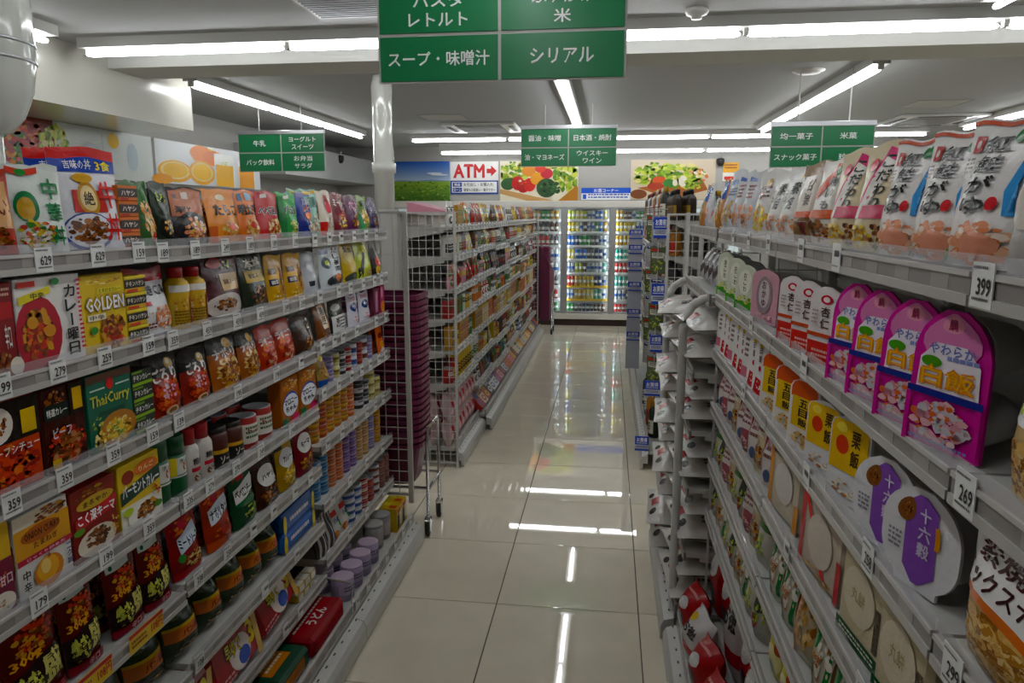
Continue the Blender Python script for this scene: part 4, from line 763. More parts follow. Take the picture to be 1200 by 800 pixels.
'whitebrown': (b_pouch, 'white pouch with brown snack picture', 'pouch', dict(col='#dedbd6', d=.05, seed=55, art=[('V', '#2a2420', '素焼', .4, .4, .66, .82), ('F', 'salmon', .5, .2, .4, .16, 18), ('E', '#d8a83a', .7, .9, .12, .05), ('L', '#8a7a70', .1, .5, .3, .7, 4)])),
'orangeclear': (b_pouch, 'clear pouch of orange dried fruit', 'pouch', dict(col='#d9d6d2', d=.05, seed=56, art=[('F', 'yellow', .5, .26, .42, .24, 30), ('E', '#b8442a', .4, .62, .16, .07), ('E', '#c8a04a', .6, .8, .14, .06), ('L', '#6a3a34', .2, .55, .8, .75, 3)])),
'clearwhite': (b_pouch, 'clear and white dried fish pouch', 'pouch', dict(col='#cfd0d4', d=.045, seed=57, art=[('R', '#3a5aa8', .2, .84, .6, .9), ('F', 'salmon', .5, .28, .38, .22, 22), ('L', '#8a3a34', .3, .54, .7, .78, 4), ('F', 'beef', .4, .2, .2, .1, 8)])),
'clearbag': (b_pouch, 'clear snack bag with blue header', 'bag', dict(col='#c9ccd2', d=.06, seed=58, seal='#a8b8d8', art=[('R', '#8aa4d0', .1, .76, .9, .84), ('F', 'nuts', .5, .3, .36, .24, 18), ('L', '#5a6a8a', .2, .56, .8, .7, 3)])),
'redcup': (b_arch, 'white and red dessert cup pack', 'cup pack', dict(col='#e3dcdc', round=.16, d=.07, bowls=2, art=[('E', '#c83a48', .5, .84, .18, .06), ('E', '#f0e0e0', .5, .84, .1, .035), ('V', '#4a3430', '杏仁', .36, .46, .64, .76), ('R', '#d0251e', .04, .02, .96, .3), ('R', '#c85a44', 0, .36, 1, .41), ('L', '#a89a98', .12, .5, .3, .7, 4), ('L', '#f0b0a8', .2, .08, .8, .2, 2)])),
'pinkpack': (b_arch, 'bright pink twin bowl rice pack', 'twin pack', dict(col='#d0409a', round=.36, d=.075, bowls=2, seed=5, art=[('E', '#dc8ab8', .5, .8, .42, .18), ('E', '#e8a0b4', .5, .9, .2, .06), ('T', '#9a3a5a', '鯛', .42, .86, .58, .94), ('P', '#efe6ee', [(.1, .42), (.12, .64), (.3, .76), (.72, .76), (.9, .64), (.92, .42)]), ('T', '#7a86c0', 'やわらか', .22, .68, .84, .76, .03), ('L', '#8a94c8', .48, .62, .9, .68, 1), ('E', '#4c9a2c', .28, .62, .14, .042), ('T', '#e88a14', '白飯', .14, .44, .88, .6, .07), ('T', '#f4b83a', '白飯', .17, .46, .85, .585, .0), ('R', '#26348c', 0, .37, 1, .42), ('F', 'pink', .5, .19, .42, .17, 70), ('R', '#d0409a', 0, 0, .06, .37), ('R', '#d0409a', .94, 0, 1, .37), ('L', '#8a80b8', .1, .02, .9, .06, 1)])),
'rosepack': (b_arch, 'pale rose and grey twin bowl pack', 'twin pack', dict(col='#cfa0ac', round=.14, d=.09, bowls=2, art=[('E', '#9a8a8e', .5, .52, .3, .36), ('E', '#cbbcc0', .5, .55, .2, .26), ('V', '#5a4248', 'おかゆ', .42, .3, .58, .8), ('F', 'pink', .5, .12, .4, .1, 16)])),
'greenpack': (b_arch, 'pale green twin bowl pack', 'twin pack', dict(col='#cdd3bc', round=.16, d=.08, bowls=2, art=[('E', '#e4e2d4', .5, .62, .34, .28), ('R', '#4c9a3a', .0, .0, 1, .2), ('V', '#6a6a4a', 'おこわ', .42, .4, .58, .84), ('F', 'green', .5, .24, .4, .12, 16)])),
'orangecup': (b_arch, 'orange-topped rice cup pack', 'cup pack', dict(col='#e2dcd4', round=.16, d=.07, bowls=1, art=[('R', '#d8541c', .06, .72, .94, .97), ('R', '#e0b83a', .12, .3, .88, .74), ('V', '#1c1410', '五目飯', .36, .32, .66, .72), ('F', 'nuts', .5, .14, .4, .13, 22), ('R', '#d8541c', .8, .3, .94, .74)])),
'yellowcup': (b_arch, 'white cup pack with yellow label', 'cup pack', dict(col='#dedddd', round=.14, d=.07, bowls=1, art=[('R', '#e8b81c', .04, .36, .96, .95), ('E', '#d8442a', .34, .66, .16, .11), ('V', '#4a3410', '栗飯', .56, .44, .78, .88), ('E', '#f0d86a', .3, .86, .14, .06), ('F', 'white', .5, .16, .4, .12, 16)])),
'purplebowl': (b_arch, 'oval bowl pack with purple label', 'bowl pack', dict(col='#e4e2e4', round=.42, oval=1, d=.085, bowls=1, art=[('P', '#8f62b4', [(.3, .2), (.26, .84), (.42, .95), (.62, .95), (.78, .84), (.78, .2), (.6, .06), (.44, .06)]), ('E', '#8a5a3a', .3, .76, .13, .13), ('F', 'beef', .3, .76, .1, .1, 14), ('V', '#d8cce4', '十六穀', .5, .34, .66, .86), ('L', '#8a8a94', .12, .3, .3, .5, 4), ('R', '#d8902a', .72, .5, .78, .72)])),
'whitered': (b_arch, 'white rice cup pack with red print', 'cup pack', dict(col='#e2dedb', round=.16, d=.07, bowls=1, art=[('P', '#c8343a', [(.1, .04), (.9, .04), (.75, .3), (.25, .34)]), ('E', '#b8203a', .5, .5, .1, .05), ('F', 'white', .5, .2, .26, .1, 8), ('V', '#5a4440', '白飯', .4, .6, .6, .9), ('E', '#d8b048', .5, .9, .14, .04)])),
'orangetrim': (b_carton, 'clear-wrapped rice cake pack with orange trim', 'pack', dict(col='#c9bda8', mat='film', bv=.008, d=.06, art=[('R', '#e09018', 0, 0, .12, 1), ('R', '#e09018', .86, 0, 1, .4), ('R', '#3a2a22', .1, .9, .9, .99), ('E', '#d8d4cc', .5, .55, .3, .3), ('L', '#e8e4da', .2, .92, .8, .97, 1)], top=[('R', '#2a2420', .1, .1, .9, .5), ('E', '#d84a3a', .8, .3, .1, .2), ('T', '#f0ece4', 'きりもち', .2, .2, .7, .42)])),
'redtrim': (b_carton, 'clear-wrapped rice cake pack with red trim', 'pack', dict(col='#c4b4a4', mat='film', bv=.008, d=.06, art=[('R', '#c81e2a', 0, 0, .1, 1), ('R', '#c81e2a', .9, 0, 1, .5), ('P', '#e85a5a', [(0, 1), (.1, 1), (.7, .1), (.6, .1)]), ('E', '#d6cabc', .5, .5, .3, .32), ('F', 'nuts', .5, .1, .4, .08, 12)], top=[('R', '#c8202a', .05, .1, .95, .9), ('E', '#e8a03a', .5, .5, .3, .2)])),
'ricecake': (b_carton, 'beige wrapped rice cake pack with green foot', 'pack', dict(col='#c9bb9c', mat='film', bv=.008, d=.06, art=[('R', '#1f5a34', 0, 0, 1, .16), ('R', '#4a3a2c', .82, .2, .92, .66), ('E', '#d8ccb4', .45, .58, .36, .3), ('T', '#b8a880', '丸餅', .3, .5, .6, .66), ('L', '#e0dccc', .1, .04, .9, .13, 2)])),
'redwrap': (b_pouch, 'slim white and red wrapped pack', 'pack', dict(col='#dcd4d0', d=.04, seed=60, art=[('R', '#b83440', .1, .2, .3, .9), ('L', '#8a5a54', .4, .4, .9, .85, 4), ('F', 'pink', .6, .7, .3, .16, 14), ('E', '#5a6a8a', .7, .2, .14, .1)])),
'greenwrap': (b_pouch, 'clear pack with green straps', 'pack', dict(col='#c4c0ac', d=.05, seed=61, art=[('R', '#1e7a34', .1, 0, .3, 1), ('R', '#1e7a34', .6, .1, .72, .9), ('F', 'white', .5, .5, .3, .3, 18), ('E', '#6a4a2c', .84, .4, .08, .2)])),
'mixwrap': (b_pouch, 'pale wrapped pack with green and red print', 'pack', dict(col='#c0bcb0', d=.05, seed=62, art=[('F', 'green', .45, .3, .34, .2, 16), ('R', '#4f7a44', .1, .56, .9, .66), ('L', '#6a3a44', .2, .7, .8, .88, 2)])),
'mixednuts': (b_pouch, 'mixed nuts pouch with clear window', 'pouch', dict(col='#c09a66', seal='#e8e6e2', d=.06, seed=63, art=[('F', 'nuts', .5, .2, .5, .22, 120), ('P', '#d86a1c', [(0, .44), (1, .36), (1, .42), (0, .52)]), ('P', '#eceae8', [(0, .5), (1, .42), (1, 1), (0, 1)]), ('T', '#4a1c20', '素焼き', .14, .66, .8, .8, .03), ('T', '#3a1418', 'ミックスナッツ', .04, .5, .98, .64, .03), ('E', '#d8a048', .3, .9, .16, .06), ('E', '#e0b060', .86, .8, .12, .07)])),
'nutwhite': (b_pouch, 'walnut pouch with orange dot', 'pouch', dict(col='#c4a878', seal='#e8e6e4', d=.06, seed=64, art=[('F', 'nuts', .5, .18, .5, .2, 100), ('P', '#e6e4e4', [(0, .42), (1, .36), (1, 1), (0, 1)]), ('E', '#d86a2c', .2, .82, .1, .06), ('T', '#26301e', 'ミックス', .1, .5, .9, .62, .03), ('P', '#a8c060', [(.1, .46), (.9, .4), (.9, .42), (.1, .49)])])),
}
PROTO = {}
def proto(kind, w, h):
    key = (kind, round(w, 2), round(h, 2))
    if key not in PROTO:
        fn, desc, cat, p = KINDS[kind]; parts = fn(w, h, p)
        for _, me, mn in parts: me.materials.append(MATS[mn])
        PROTO[key] = parts
    return PROTO[key]
def inst(parts, cat, loc, rot, label, group):
    nm = parts[0][0]
    o = bpy.data.objects.new(cat.replace(' ', '_'), parts[0][1]); COL.objects.link(o); o.location = loc; o.rotation_euler = rot; tag(o, label, cat, group)
    for pn, me, mn in parts[1:]:
        c = bpy.data.objects.new(pn, me); COL.objects.link(c); c.parent = o
    return o
LEVN = ['zeroth', 'top', 'second', 'third', 'fourth', 'fifth', 'sixth', 'seventh']
STK = ['bottom', 'second', 'third', 'fourth', 'fifth', 'sixth']
SEQ = {}
def place(kind, f, X, y0, y1, z, h, lean, where, group, rows=1, yaw=0.):
    """f side of the aisle; X front plane; y0..y1 along the shelf"""
    fn, desc, cat, p = KINDS[kind]; w = abs(y1-y0)*.985; yc = (y0+y1)/2; st = p.get('stack', 1); d = p.get('d', .03) if fn not in (b_can, b_bottle) else w
    key = (kind, where); SEQ[key] = SEQ.get(key, 0)+1; n = SEQ[key]
    for r in range(rows):
        for s in range(st):
            hh = h/st; pr = proto(kind, w, hh-.0005)
            loc = (X-f*r*(d+.012), yc, z+.0008+s*hh+d*math.sin(max(lean, 0))*1.02)
            lab = desc+', '+where
            if NOF.get(key, 1) > 1: lab += ', '+ORD[n]+' from near end'
            if st > 1: lab = STK[s]+' '+lab+' stack'
            if r: lab = lab.replace(',', ' behind its twin,', 1)
            inst(pr, cat, loc, (-lean, 0, R(90*f+yaw)), lab, group)
NOF = {}

LROWS = [
 ('N',1,[('ricebeige', 1.134, 1.218, 0.165), ('chukadon', 1.226, 1.338, 0.18), ('gyudon', 1.352, 1.505, 0.228), ('hayashi4', 1.496, 1.565, 0.15)]),
 ('M',1,[('greengold', 1.573, 1.652, 0.167), ('darkgreen', 1.649, 1.72, 0.168), ('pinkpasta', 1.716, 1.885, 0.158), ('tarako', 1.889, 2.06, 0.16), ('mentai', 2.06, 2.18, 0.163), ('pepe', 2.18, 2.332, 0.162), ('basil', 2.332, 2.476, 0.164), ('bluepasta', 2.476, 2.606, 0.166)]),
 ('F',1,[('tealpasta', 2.605, 2.784, 0.186), ('redwhite', 2.784, 2.937, 0.185), ('maroon', 2.937, 3.117, 0.18), ('purple', 3.117, 3.295, 0.174), ('greenorange', 3.295, 3.452, 0.175), ('violet', 3.452, 3.608, 0.17)]),
 ('N',2,[('redbox', 1.1, 1.18, 0.17), ('curryday', 1.182, 1.353, 0.173), ('golden', 1.348, 1.489, 0.164), ('yellow4', 1.489, 1.563, 0.153)]),
 ('M',2,[('whitebag', 1.559, 1.713, 0.163), ('yellowbottle', 1.717, 1.788, 0.159), ('yellowbottle', 1.792, 1.869, 0.156), ('souppouch', 1.878, 2.074, 0.18), ('darkpouch', 2.08, 2.236, 0.17), ('goldpouch', 2.242, 2.372, 0.159), ('goldpouch', 2.379, 2.525, 0.157), ('silver', 2.525, 2.655, 0.153)]),
 ('F',2,[('calli', 2.663, 2.893, 0.175), ('yellowpouch', 2.903, 3.061, 0.174), ('limeblack', 3.072, 3.261, 0.171), ('darkmulti', 3.273, 3.431, 0.168)]),
 ('N',3,[('tomatostew', 1.075, 1.21, 0.172), ('beefstew', 1.213, 1.332, 0.172), ('thai', 1.337, 1.483, 0.168), ('green4', 1.483, 1.56, 0.148)]),
 ('M',3,[('pastared', 1.57, 1.704, 0.162), ('pastared', 1.712, 1.842, 0.146), ('pastaorange', 1.855, 2.011, 0.155), ('pastaorange', 2.016, 2.132, 0.147), ('orangebag', 2.143, 2.26, 0.141), ('orangebag', 2.26, 2.396, 0.146), ('brownbag', 2.403, 2.572, 0.139)]),
 ('F',3,[('brownbag2', 2.591, 2.72, 0.139), ('blackwhite', 2.73, 2.893, 0.141), ('whiteblue', 2.923, 3.052, 0.139), ('whiteblue', 3.063, 3.204, 0.135), ('maroonbox', 3.216, 3.305, 0.138), ('pinkorange', 3.318, 3.482, 0.145)]),
 ('N',4,[('maroonyellow', 1.04, 1.111, 0.178), ('onion', 1.115, 1.255, 0.163), ('kokufuka', 1.26, 1.397, 0.155), ('vermont', 1.405, 1.557, 0.158)]),
 ('M',4,[('cheese', 1.547, 1.622, 0.169), ('cheese', 1.622, 1.691, 0.16), ('redcap', 1.691, 1.752, 0.157), ('redcap', 1.752, 1.822, 0.155), ('jar', 1.827, 1.907, 0.121), ('jar', 1.912, 1.993, 0.114), ('redcan', 1.999, 2.087, 0.102), ('redcan', 2.093, 2.189, 0.106), ('whitepack', 2.227, 2.363, 0.167), ('whitepack', 2.37, 2.522, 0.168)]),
 ('F',4,[('yellowbag', 2.595, 2.682, 0.133), ('orangehang', 3.299, 3.478, 0.16)]),
 ('N',5,[('tokumori', 1.004, 1.068, 0.214), ('tokumori', 1.081, 1.225, 0.207), ('tokumori', 1.23, 1.334, 0.186), ('tokumori', 1.368, 1.48, 0.176), ('tokumori', 1.483, 1.589, 0.173)]),
 ('M',5,[('meatpouch', 1.602, 1.735, 0.159), ('naporitan', 1.765, 1.902, 0.166), ('peperon', 1.912, 2.053, 0.182), ('brownoval', 2.064, 2.205, 0.178), ('yellowoval', 2.218, 2.35, 0.178), ('redoval', 2.365, 2.512, 0.179)]),
 ('M',6,[('greensack', 1.571, 1.709, 0.148), ('greensack', 1.717, 1.828, 0.152), ('greensack', 1.838, 1.962, 0.162), ('greensack', 1.967, 2.071, 0.167), ('greensack', 2.077, 2.19, 0.161)]),
]
RROWS = [
 ('0',1,[('greypouch', 0.734, 0.806, 0.144)]),
 ('N',1,[('redyellow', 1.388, 1.578, 0.165), ('pinkyellow', 1.265, 1.429, 0.17), ('pinkyellow', 1.115, 1.312, 0.167), ('salmon', 1.044, 1.169, 0.166), ('salmon', 0.895, 1.061, 0.164), ('salmon', 0.804, 0.94, 0.166)]),
 ('F',1,[('clearbag', 2.488, 2.768, 0.216), ('clearwhite', 2.303, 2.557, 0.194), ('clearwhite', 2.143, 2.376, 0.185), ('orangeclear', 1.963, 2.168, 0.177), ('whitebrown', 1.802, 1.973, 0.167), ('whitebrown', 1.659, 1.847, 0.165), ('brownpack', 1.526, 1.697, 0.166)]),
 ('N',2,[('redcup', 1.514, 1.743, 0.145), ('redcup', 1.401, 1.602, 0.146), ('redcup', 1.271, 1.482, 0.148), ('pinkpack', 1.117, 1.323, 0.167), ('pinkpack', 1.019, 1.207, 0.17), ('pinkpack', 0.906, 1.077, 0.171), ('pinkpack', 0.798, 0.972, 0.171)]),
 ('F',2,[('greenpack', 2.422, 2.678, 0.149), ('greenpack', 2.224, 2.455, 0.141), ('greenpack', 2.081, 2.267, 0.131), ('rosepack', 1.736, 2.081, 0.137)]),
 ('N',3,[('orangecup', 1.681, 1.846, 0.144), ('orangecup', 1.543, 1.689, 0.146), ('orangecup', 1.407, 1.55, 0.143), ('yellowcup', 1.264, 1.419, 0.135), ('yellowcup', 1.109, 1.284, 0.146), ('purplebowl', 0.959, 1.113, 0.131), ('purplebowl', 0.827, 1.005, 0.129)]),
 ('F',3,[('whitered', 2.393, 2.696, 0.083), ('whitered', 2.178, 2.393, 0.103), ('whitered', 1.999, 2.178, 0.117), ('whitered', 1.877, 1.999, 0.129)]),
 ('N',4,[('orangetrim', 1.436, 1.741, 0.125), ('redtrim', 1.178, 1.436, 0.157), ('ricecake', 1.006, 1.169, 0.135), ('ricecake', 0.868, 1.002, 0.149)]),
 ('F',4,[('redwrap', 2.329, 2.607, 0.025), ('redwrap', 2.117, 2.329, 0.051), ('redwrap', 1.917, 2.117, 0.042)]),
 ('N',5,[('greenwrap', 1.594, 1.801, 0.09), ('greenwrap', 1.407, 1.594, 0.087), ('greenwrap', 1.273, 1.407, 0.085)]),
 ('F',5,[('mixwrap', 2.331, 2.559, 0.02), ('mixwrap', 2.139, 2.331, -0.0), ('mixwrap', 1.926, 2.139, -0.007)]),
]

def count(rows, side):
    for m, l, its in rows:
        for k, *_ in its:
            w = WHERE(side, l); NOF[(k, w)] = NOF.get((k, w), 0)+1
def WHERE(side, l): return LEVN[l]+' shelf of '+side+' gondola'
count(LROWS, 'left'); count(RROWS, 'right')
XP = -1.073
KINDS['orangewrap'] = (b_pouch, 'beige pack with orange straps', 'pack', dict(col='#bfae90', d=.05, seed=160, art=[('R', '#d87a1c', .1, 0, .24, 1), ('F', 'nuts', .5, .5, .36, .36, 26), ('R', '#2a221c', .2, .84, .9, .95)]))
KINDS['creamwrap'] = (b_pouch, 'cream pack with brown food picture', 'pack', dict(col='#c4b494', d=.045, seed=162, art=[('F', 'curry', .5, .3, .4, .24, 20), ('R', '#e0d8c4', .1, .6, .9, .86), ('L', '#5a3a24', .2, .64, .8, .82, 2)]))
KINDS['rosewrap'] = (b_pouch, 'rose pack with white label', 'pack', dict(col='#a8606a', d=.045, seed=163, art=[('R', '#e0d4d0', .12, .4, .88, .8), ('L', '#7a2a34', .2, .46, .8, .74, 3), ('F', 'pink', .5, .18, .4, .14, 14)]))
KINDS['pinkcup'] = (b_arch, 'white cup pack with pink stripe', 'cup pack', dict(col='#dfdad6', round=.16, d=.07, bowls=1, art=[('R', '#c87a8a', 0, .1, 1, .3), ('L', '#6a5450', .2, .45, .8, .85, 4)]))
KINDS['greywrap'] = (b_pouch, 'grey pack with dark print', 'pack', dict(col='#a8a49c', d=.05, seed=161, art=[('E', '#3a4438', .5, .6, .3, .2), ('E', '#8a3a3a', .4, .25, .2, .12), ('F', 'green', .6, .4, .3, .2, 12)]))
for m, l, its in LROWS:
    z = LV[m][l-1]-.022
    for (k, y0, y1, h) in its:
        if l == 1 and m == 'F':
            s = (2.52+(y0-2.605)*.86, 2.52+(y1-2.605)*.86); y0, y1 = s
        if m == 'F' and l > 1: y1 = min(y1, 3.385)
        if k == 'orangehang': y0, y1, h = 3.29, 3.385, .15
        nx = [q for q in LV[m]]
        gap = (nx[l-2]-nx[l-1]-.035) if l > 1 else .3
        if l == 1: h *= .93
        h = min(h, gap) if KINDS[k][0] is not b_pouch else min(h, gap-.004)
        box = KINDS[k][0] is b_carton
        place(k, 1, XP-(.012 if m == 'M' and l == 2 else 0), y0, y1, z, h, 0. if box or KINDS[k][0] in (b_bottle, b_can) else .10, WHERE('left', l), 'goods on the left gondola', rows=2 if (l in (1, 4, 5, 6) and not box) else 1, yaw=-16 if (m, l) == ('N', 1) and not box else 0)
RZ = {'0': RV, 'N': RV, 'F': RV}
XRP = .398
fixh = {'whitered': .135, 'redwrap': .15, 'mixwrap': .15, 'greenwrap': .15, 'redtrim': .155, 'orangetrim': .15, 'ricecake': .15}
WM = {'salmon': .132, 'pinkyellow': .135, 'redyellow': .13, 'pinkpack': .118, 'redcup': .105, 'purplebowl': .135, 'yellowcup': .105, 'orangecup': .105, 'rosepack': .13, 'greenpack': .115, 'orangetrim': .19, 'redtrim': .19, 'ricecake': .15}
FL_SKIP = {('F', 4), ('F', 5), ('N', 5), ('F', 3)}
for m, l, its in RROWS:
    if (m, l) in FL_SKIP: continue
    z = RZ[m][l-1]-.022
    for (k, y0, y1, h) in its:
        h = fixh.get(k, h)
        if l == 1: h = min(h, .21)
        else: h = min(h, RV[l-2]-RV[l-1]-.042)
        wmax = WM.get(k, .14); yc = (y0+y1)/2
        if y1-y0 > wmax: y0, y1 = yc-wmax/2, yc+wmax/2
        cup = KINDS[k][0] is b_arch
        place(k, -1, XRP-.004, y0, y1, z, h, .09 if l == 1 else .03, WHERE('right', l), 'goods on the right gondola', rows=2 if (l == 1 and m != 'F') or (cup and l == 3) else 1, yaw=18 if cup else 10 if l == 1 else 6)
def fill(seq, y0, y1, l, w, h, rows, lean=.05, yaw=12, step=None, X=XRP-.006):
    n = int((y1-y0)/(step or w*.96)); wh = WHERE('right', l)
    for i in range(n): key = (seq[i % len(seq)], wh); NOF[key] = NOF.get(key, 0)+1
    for i in range(n):
        ya = y0+(step or w*.96)*i; place(seq[i % len(seq)], -1, X, ya, ya+w, RV[l-1]-.022, h, lean, wh, 'goods on the right gondola', rows=rows, yaw=yaw)
for m, l, its in RROWS:
    if (m, l) in FL_SKIP:
        for k, *_ in its: NOF.pop((k, WHERE('right', l)), None)
fill(['whitered', 'whitered', 'pinkcup'], 1.86, 2.6, 3, .085, .15, 2)
fill(['ricecake', 'orangetrim', 'ricecake', 'redtrim'], .82, .87, 4, .15, .15, 1)
fill(['redwrap', 'creamwrap', 'redwrap', 'rosewrap'], 1.74, 2.6, 4, .095, .165, 2)
fill(['greenwrap', 'orangewrap', 'greenwrap'], .83, 1.70, 5, .125, .17, 2)
fill(['mixwrap', 'creamwrap', 'rosewrap', 'greywrap'], 1.73, 2.6, 5, .1, .165, 2)
# nuts pouches of the nearest right bay
for i in range(3):
    where = 'second shelf of right gondola'
    NOF[('nutwhite', where)] = 3; place('nutwhite', -1, .388, .60-.18*i, .775-.18*i, RV[1]-.022, .19, .05, where, 'goods on the right gondola')
    where = 'third shelf of right gondola'
    NOF[('mixednuts', where)] = 3; place('mixednuts', -1, .386, .612-.215*i, .822-.215*i, RV[2]-.022, .172, .03, where, 'goods on the right gondola')
# ------------------------------------------------------------------ stacks of cans on the far bay of the left gondola
def can_kind(col, band, name, art=None):
    KINDS[name] = (b_can, name+' can', 'can', dict(col=col, art=[('R', band, 0, .3, 1, .72), ('L', '#3a3030', .2, .4, .8, .65, 1)]))
for c, b_, nm in (('#c8781e', '#e0b04a', 'orange'), ('#a8442a', '#d88a4a', 'brick red'), ('#d8682a', '#f0b088', 'bright orange'), ('#7a5aa0', '#b8a0cc', 'purple'), ('#c89a60', '#e8c8a0', 'beige'), ('#8a80b4', '#c0b8d8', 'lilac'),
    ('#c88a1c', '#e0a838', 'amber'), ('#3a78b0', '#8ab8d8', 'light blue'), ('#d0d4dc', '#4a6ab0', 'white and blue'), ('#8a2a2a', '#c86a5a', 'dark red'), ('#7a4a40', '#a8706a', 'russet'), ('#d8cf9a', '#b8a860', 'pale yellow'), ('#24242a', '#d0d0d4', 'black and white'),
    ('#9a8ab0', '#d8d0e4', 'greyish lilac'), ('#cfd2d8', '#8a4a3a', 'silver'), ('#b03a3a', '#e0d0c0', 'red striped')): can_kind(c, b_, nm)
def stacks(level, specs, zb=None, where=None):
    z = (LV['F'][level-1]-.022) if level else .13
    wh = where or WHERE('left', level)
    seen = {}
    tot = {}
    for nm, *_ in specs: tot[nm] = tot.get(nm, 0)+1
    for (nm, y, w, h, n, X) in specs:
        seen[nm] = seen.get(nm, 0)+1; pr = proto(nm, w, h)
        for s in range(n):
            lab = (STK[s]+' '+nm+' can of ') + ((ORD[seen[nm]]+' such stack') if tot[nm] > 1 else 'its stack') + ', '+wh
            inst(pr, 'can', (X, y, z+.0006+s*(h+.0016)), (0, 0, R(90)), lab, 'canned goods on the left gondola')
X5 = -1.09
stacks(5, [(['orange', 'brick red', 'bright orange'][i % 3] if i % 2 else 'orange', 2.56+.078*i, .074, .05, 3, X5) for i in range(6)]+[('black and white', 3.075+.075*i, .07, .055, 3 if i < 1 else 2, X5) for i in range(2)]+[('pale yellow', 3.235+.085*i, .08, .045, 3-i, X5) for i in range(2)])
stacks(4, [(['lilac', 'pale yellow', 'black and white', 'red striped', 'white and blue', 'dark red', 'silver'][i % 7], 2.73+.07*i, .066, .05, 2, X5) for i in range(8)])
stacks(6, [('light blue', 2.545+.082*i, .078, .038, 4, X5) for i in range(2)]+[('bright orange', 2.71+.082*i, .078, .038, 4, X5) for i in range(2)]+[('purple', 2.875+.082*i, .078, .038, 4, X5) for i in range(2)]+[('beige', 3.04+.082*i, .078, .038, 4, X5) for i in range(2)]+[('lilac', 3.205+.08*i, .076, .038, 4, X5) for i in range(1)]+[('amber', 3.3, .08, .04, 4, X5)])
stacks(7, [('white and blue', 2.86+.088*i, .084, .034, 4, X5+.02) for i in range(2)]+[('red striped', 3.03, .08, .034, 4, X5+.02), ('dark red', 3.115, .08, .034, 3, X5+.02), ('silver', 3.2, .08, .034, 4, X5+.02)]+[('russet', 3.285+.075*i, .072, .034, 4, X5+.02) for i in range(2)])
KINDS['lilac cup'] = (b_bottle, 'lilac cup', 'cup', dict(col='#a89ab8', cap='#c8b4c8', cap_h=.06, cap_r=1.0, shoulder=.01, art=[('R', '#c4b8d0', 0, .3, 1, .8), ('L', '#5a4a6a', .15, .4, .85, .7, 2)]))
KINDS['grey tub'] = (b_bottle, 'grey tub', 'tub', dict(col='#8a8684', cap='#a8a6a4', cap_h=.1, cap_r=1.0, shoulder=.01, art=[('R', '#b8b0ac', .1, .2, .9, .8)]))
KINDS['yellow box'] = (b_carton, 'yellow and black box', 'box', dict(col='#d8b41e', d=.09, art=[('R', '#1c1a16', .1, .1, .45, .7), ('R', '#e8e0c0', .5, .2, .95, .8), ('R', '#c83a20', .1, .76, .7, .94)], top=[('R', '#c8402a', .1, .1, .5, .5), ('R', '#e8d860', .5, .5, .95, .9)]))
XD = -.99
def deck_item(kind, desc, cat, y, w, h, lab, X=XD, rot=0, z=.13):
    inst(proto(kind, w, h), cat, (X, y, z+.0008), (0, 0, R(90)+rot), lab, 'goods on the left gondola base')
for i in range(4): deck_item('lilac cup', '', 'cup', 2.60+.105*i, .098, .095, 'lilac cup in front row of left base deck, '+ORD[i+1]+' from near end')
for i in range(3): deck_item('lilac cup', '', 'cup', 2.65+.105*i, .098, .095, 'lilac cup in back row of left base deck, '+ORD[i+1]+' from the near end', XD-.105)
for i in range(2): deck_item('grey tub', '', 'tub', 3.05+.11*i, .1, .12, 'grey tub beside yellow boxes, left base deck, '+ORD[i+1]+' from the near end', XD-.02)
for i in range(2): deck_item('yellow box', '', 'box', 3.255+.088*i, .085, .12, 'yellow and black box at end of left base deck, '+ORD[i+1]+' of two')
# big red noodle packs and lying packs, lower middle bay
KINDS['hayayude'] = (b_carton, 'red quick pasta pack', 'pack', dict(col='#a81820', mat='film', bv=.02, d=.1, art=[('E', '#e8dcd8', .58, .42, .22, .32), ('E', '#3a5ab8', .64, .3, .12, .16), ('T', '#20140c', '早ゆで', .28, .42, .62, .76, .09), ('T', '#e8d23a', '早ゆで', .3, .44, .6, .74, .03), ('T', '#e8c81e', '3', .76, .36, .9, .84, .06), ('R', '#3a6ab8', .34, .82, .52, .93), ('R', '#d8b068', .9, .02, 1, .9), ('L', '#e0a0a0', .05, .08, .4, .24, 2)], top=[('R', '#d8b068', .86, .05, .98, .95), ('E', '#e8c0b8', .3, .5, .12, .2)]))
KINDS['redlying'] = (b_carton, 'red pack', 'pack', dict(col='#a01820', mat='film', bv=.012, d=.14, art=[('R', '#c02028', .05, .1, .95, .9)], top=[('R', '#1c4a30', 0, .75, 1, 1), ('R', '#d0a050', 0, .7, 1, .75), ('T', '#f0d8d4', 'うどん', .3, .2, .7, .5, .04), ('L', '#f0d8d4', .08, .5, .92, .62, 1)]))
KINDS['greenlying'] = (b_carton, 'green pack', 'pack', dict(col='#1d4a34', mat='film', bv=.012, d=.14, art=[('R', '#c8782a', .1, .2, .8, .8)], top=[('R', '#c87a24', .12, .3, .75, .8), ('L', '#e8d8b0', .2, .4, .7, .7, 2)]))
z7 = LV['M'][6]-.022
inst(proto('hayayude', .27, .165), 'pack', (-1.07, 1.86, z7+.006), (-.2, 0, R(90)), 'red quick pasta pack with yellow lettering lying lowest shelf, left gondola, nearer one', 'red pasta packs')
inst(proto('hayayude', .25, .165), 'pack', (-1.07, 2.15, z7+.03), (-.3, R(-9), R(90)), 'red quick pasta pack standing tilted on lowest shelf beside spaghetti bundles', 'red pasta packs')
inst(proto('hayayude', .25, .16), 'pack', (-1.075, 1.58, z7+.001), (0, 0, R(90)), 'red quick pasta pack at the near end of left lowest shelf, cut by frame', 'red pasta packs')
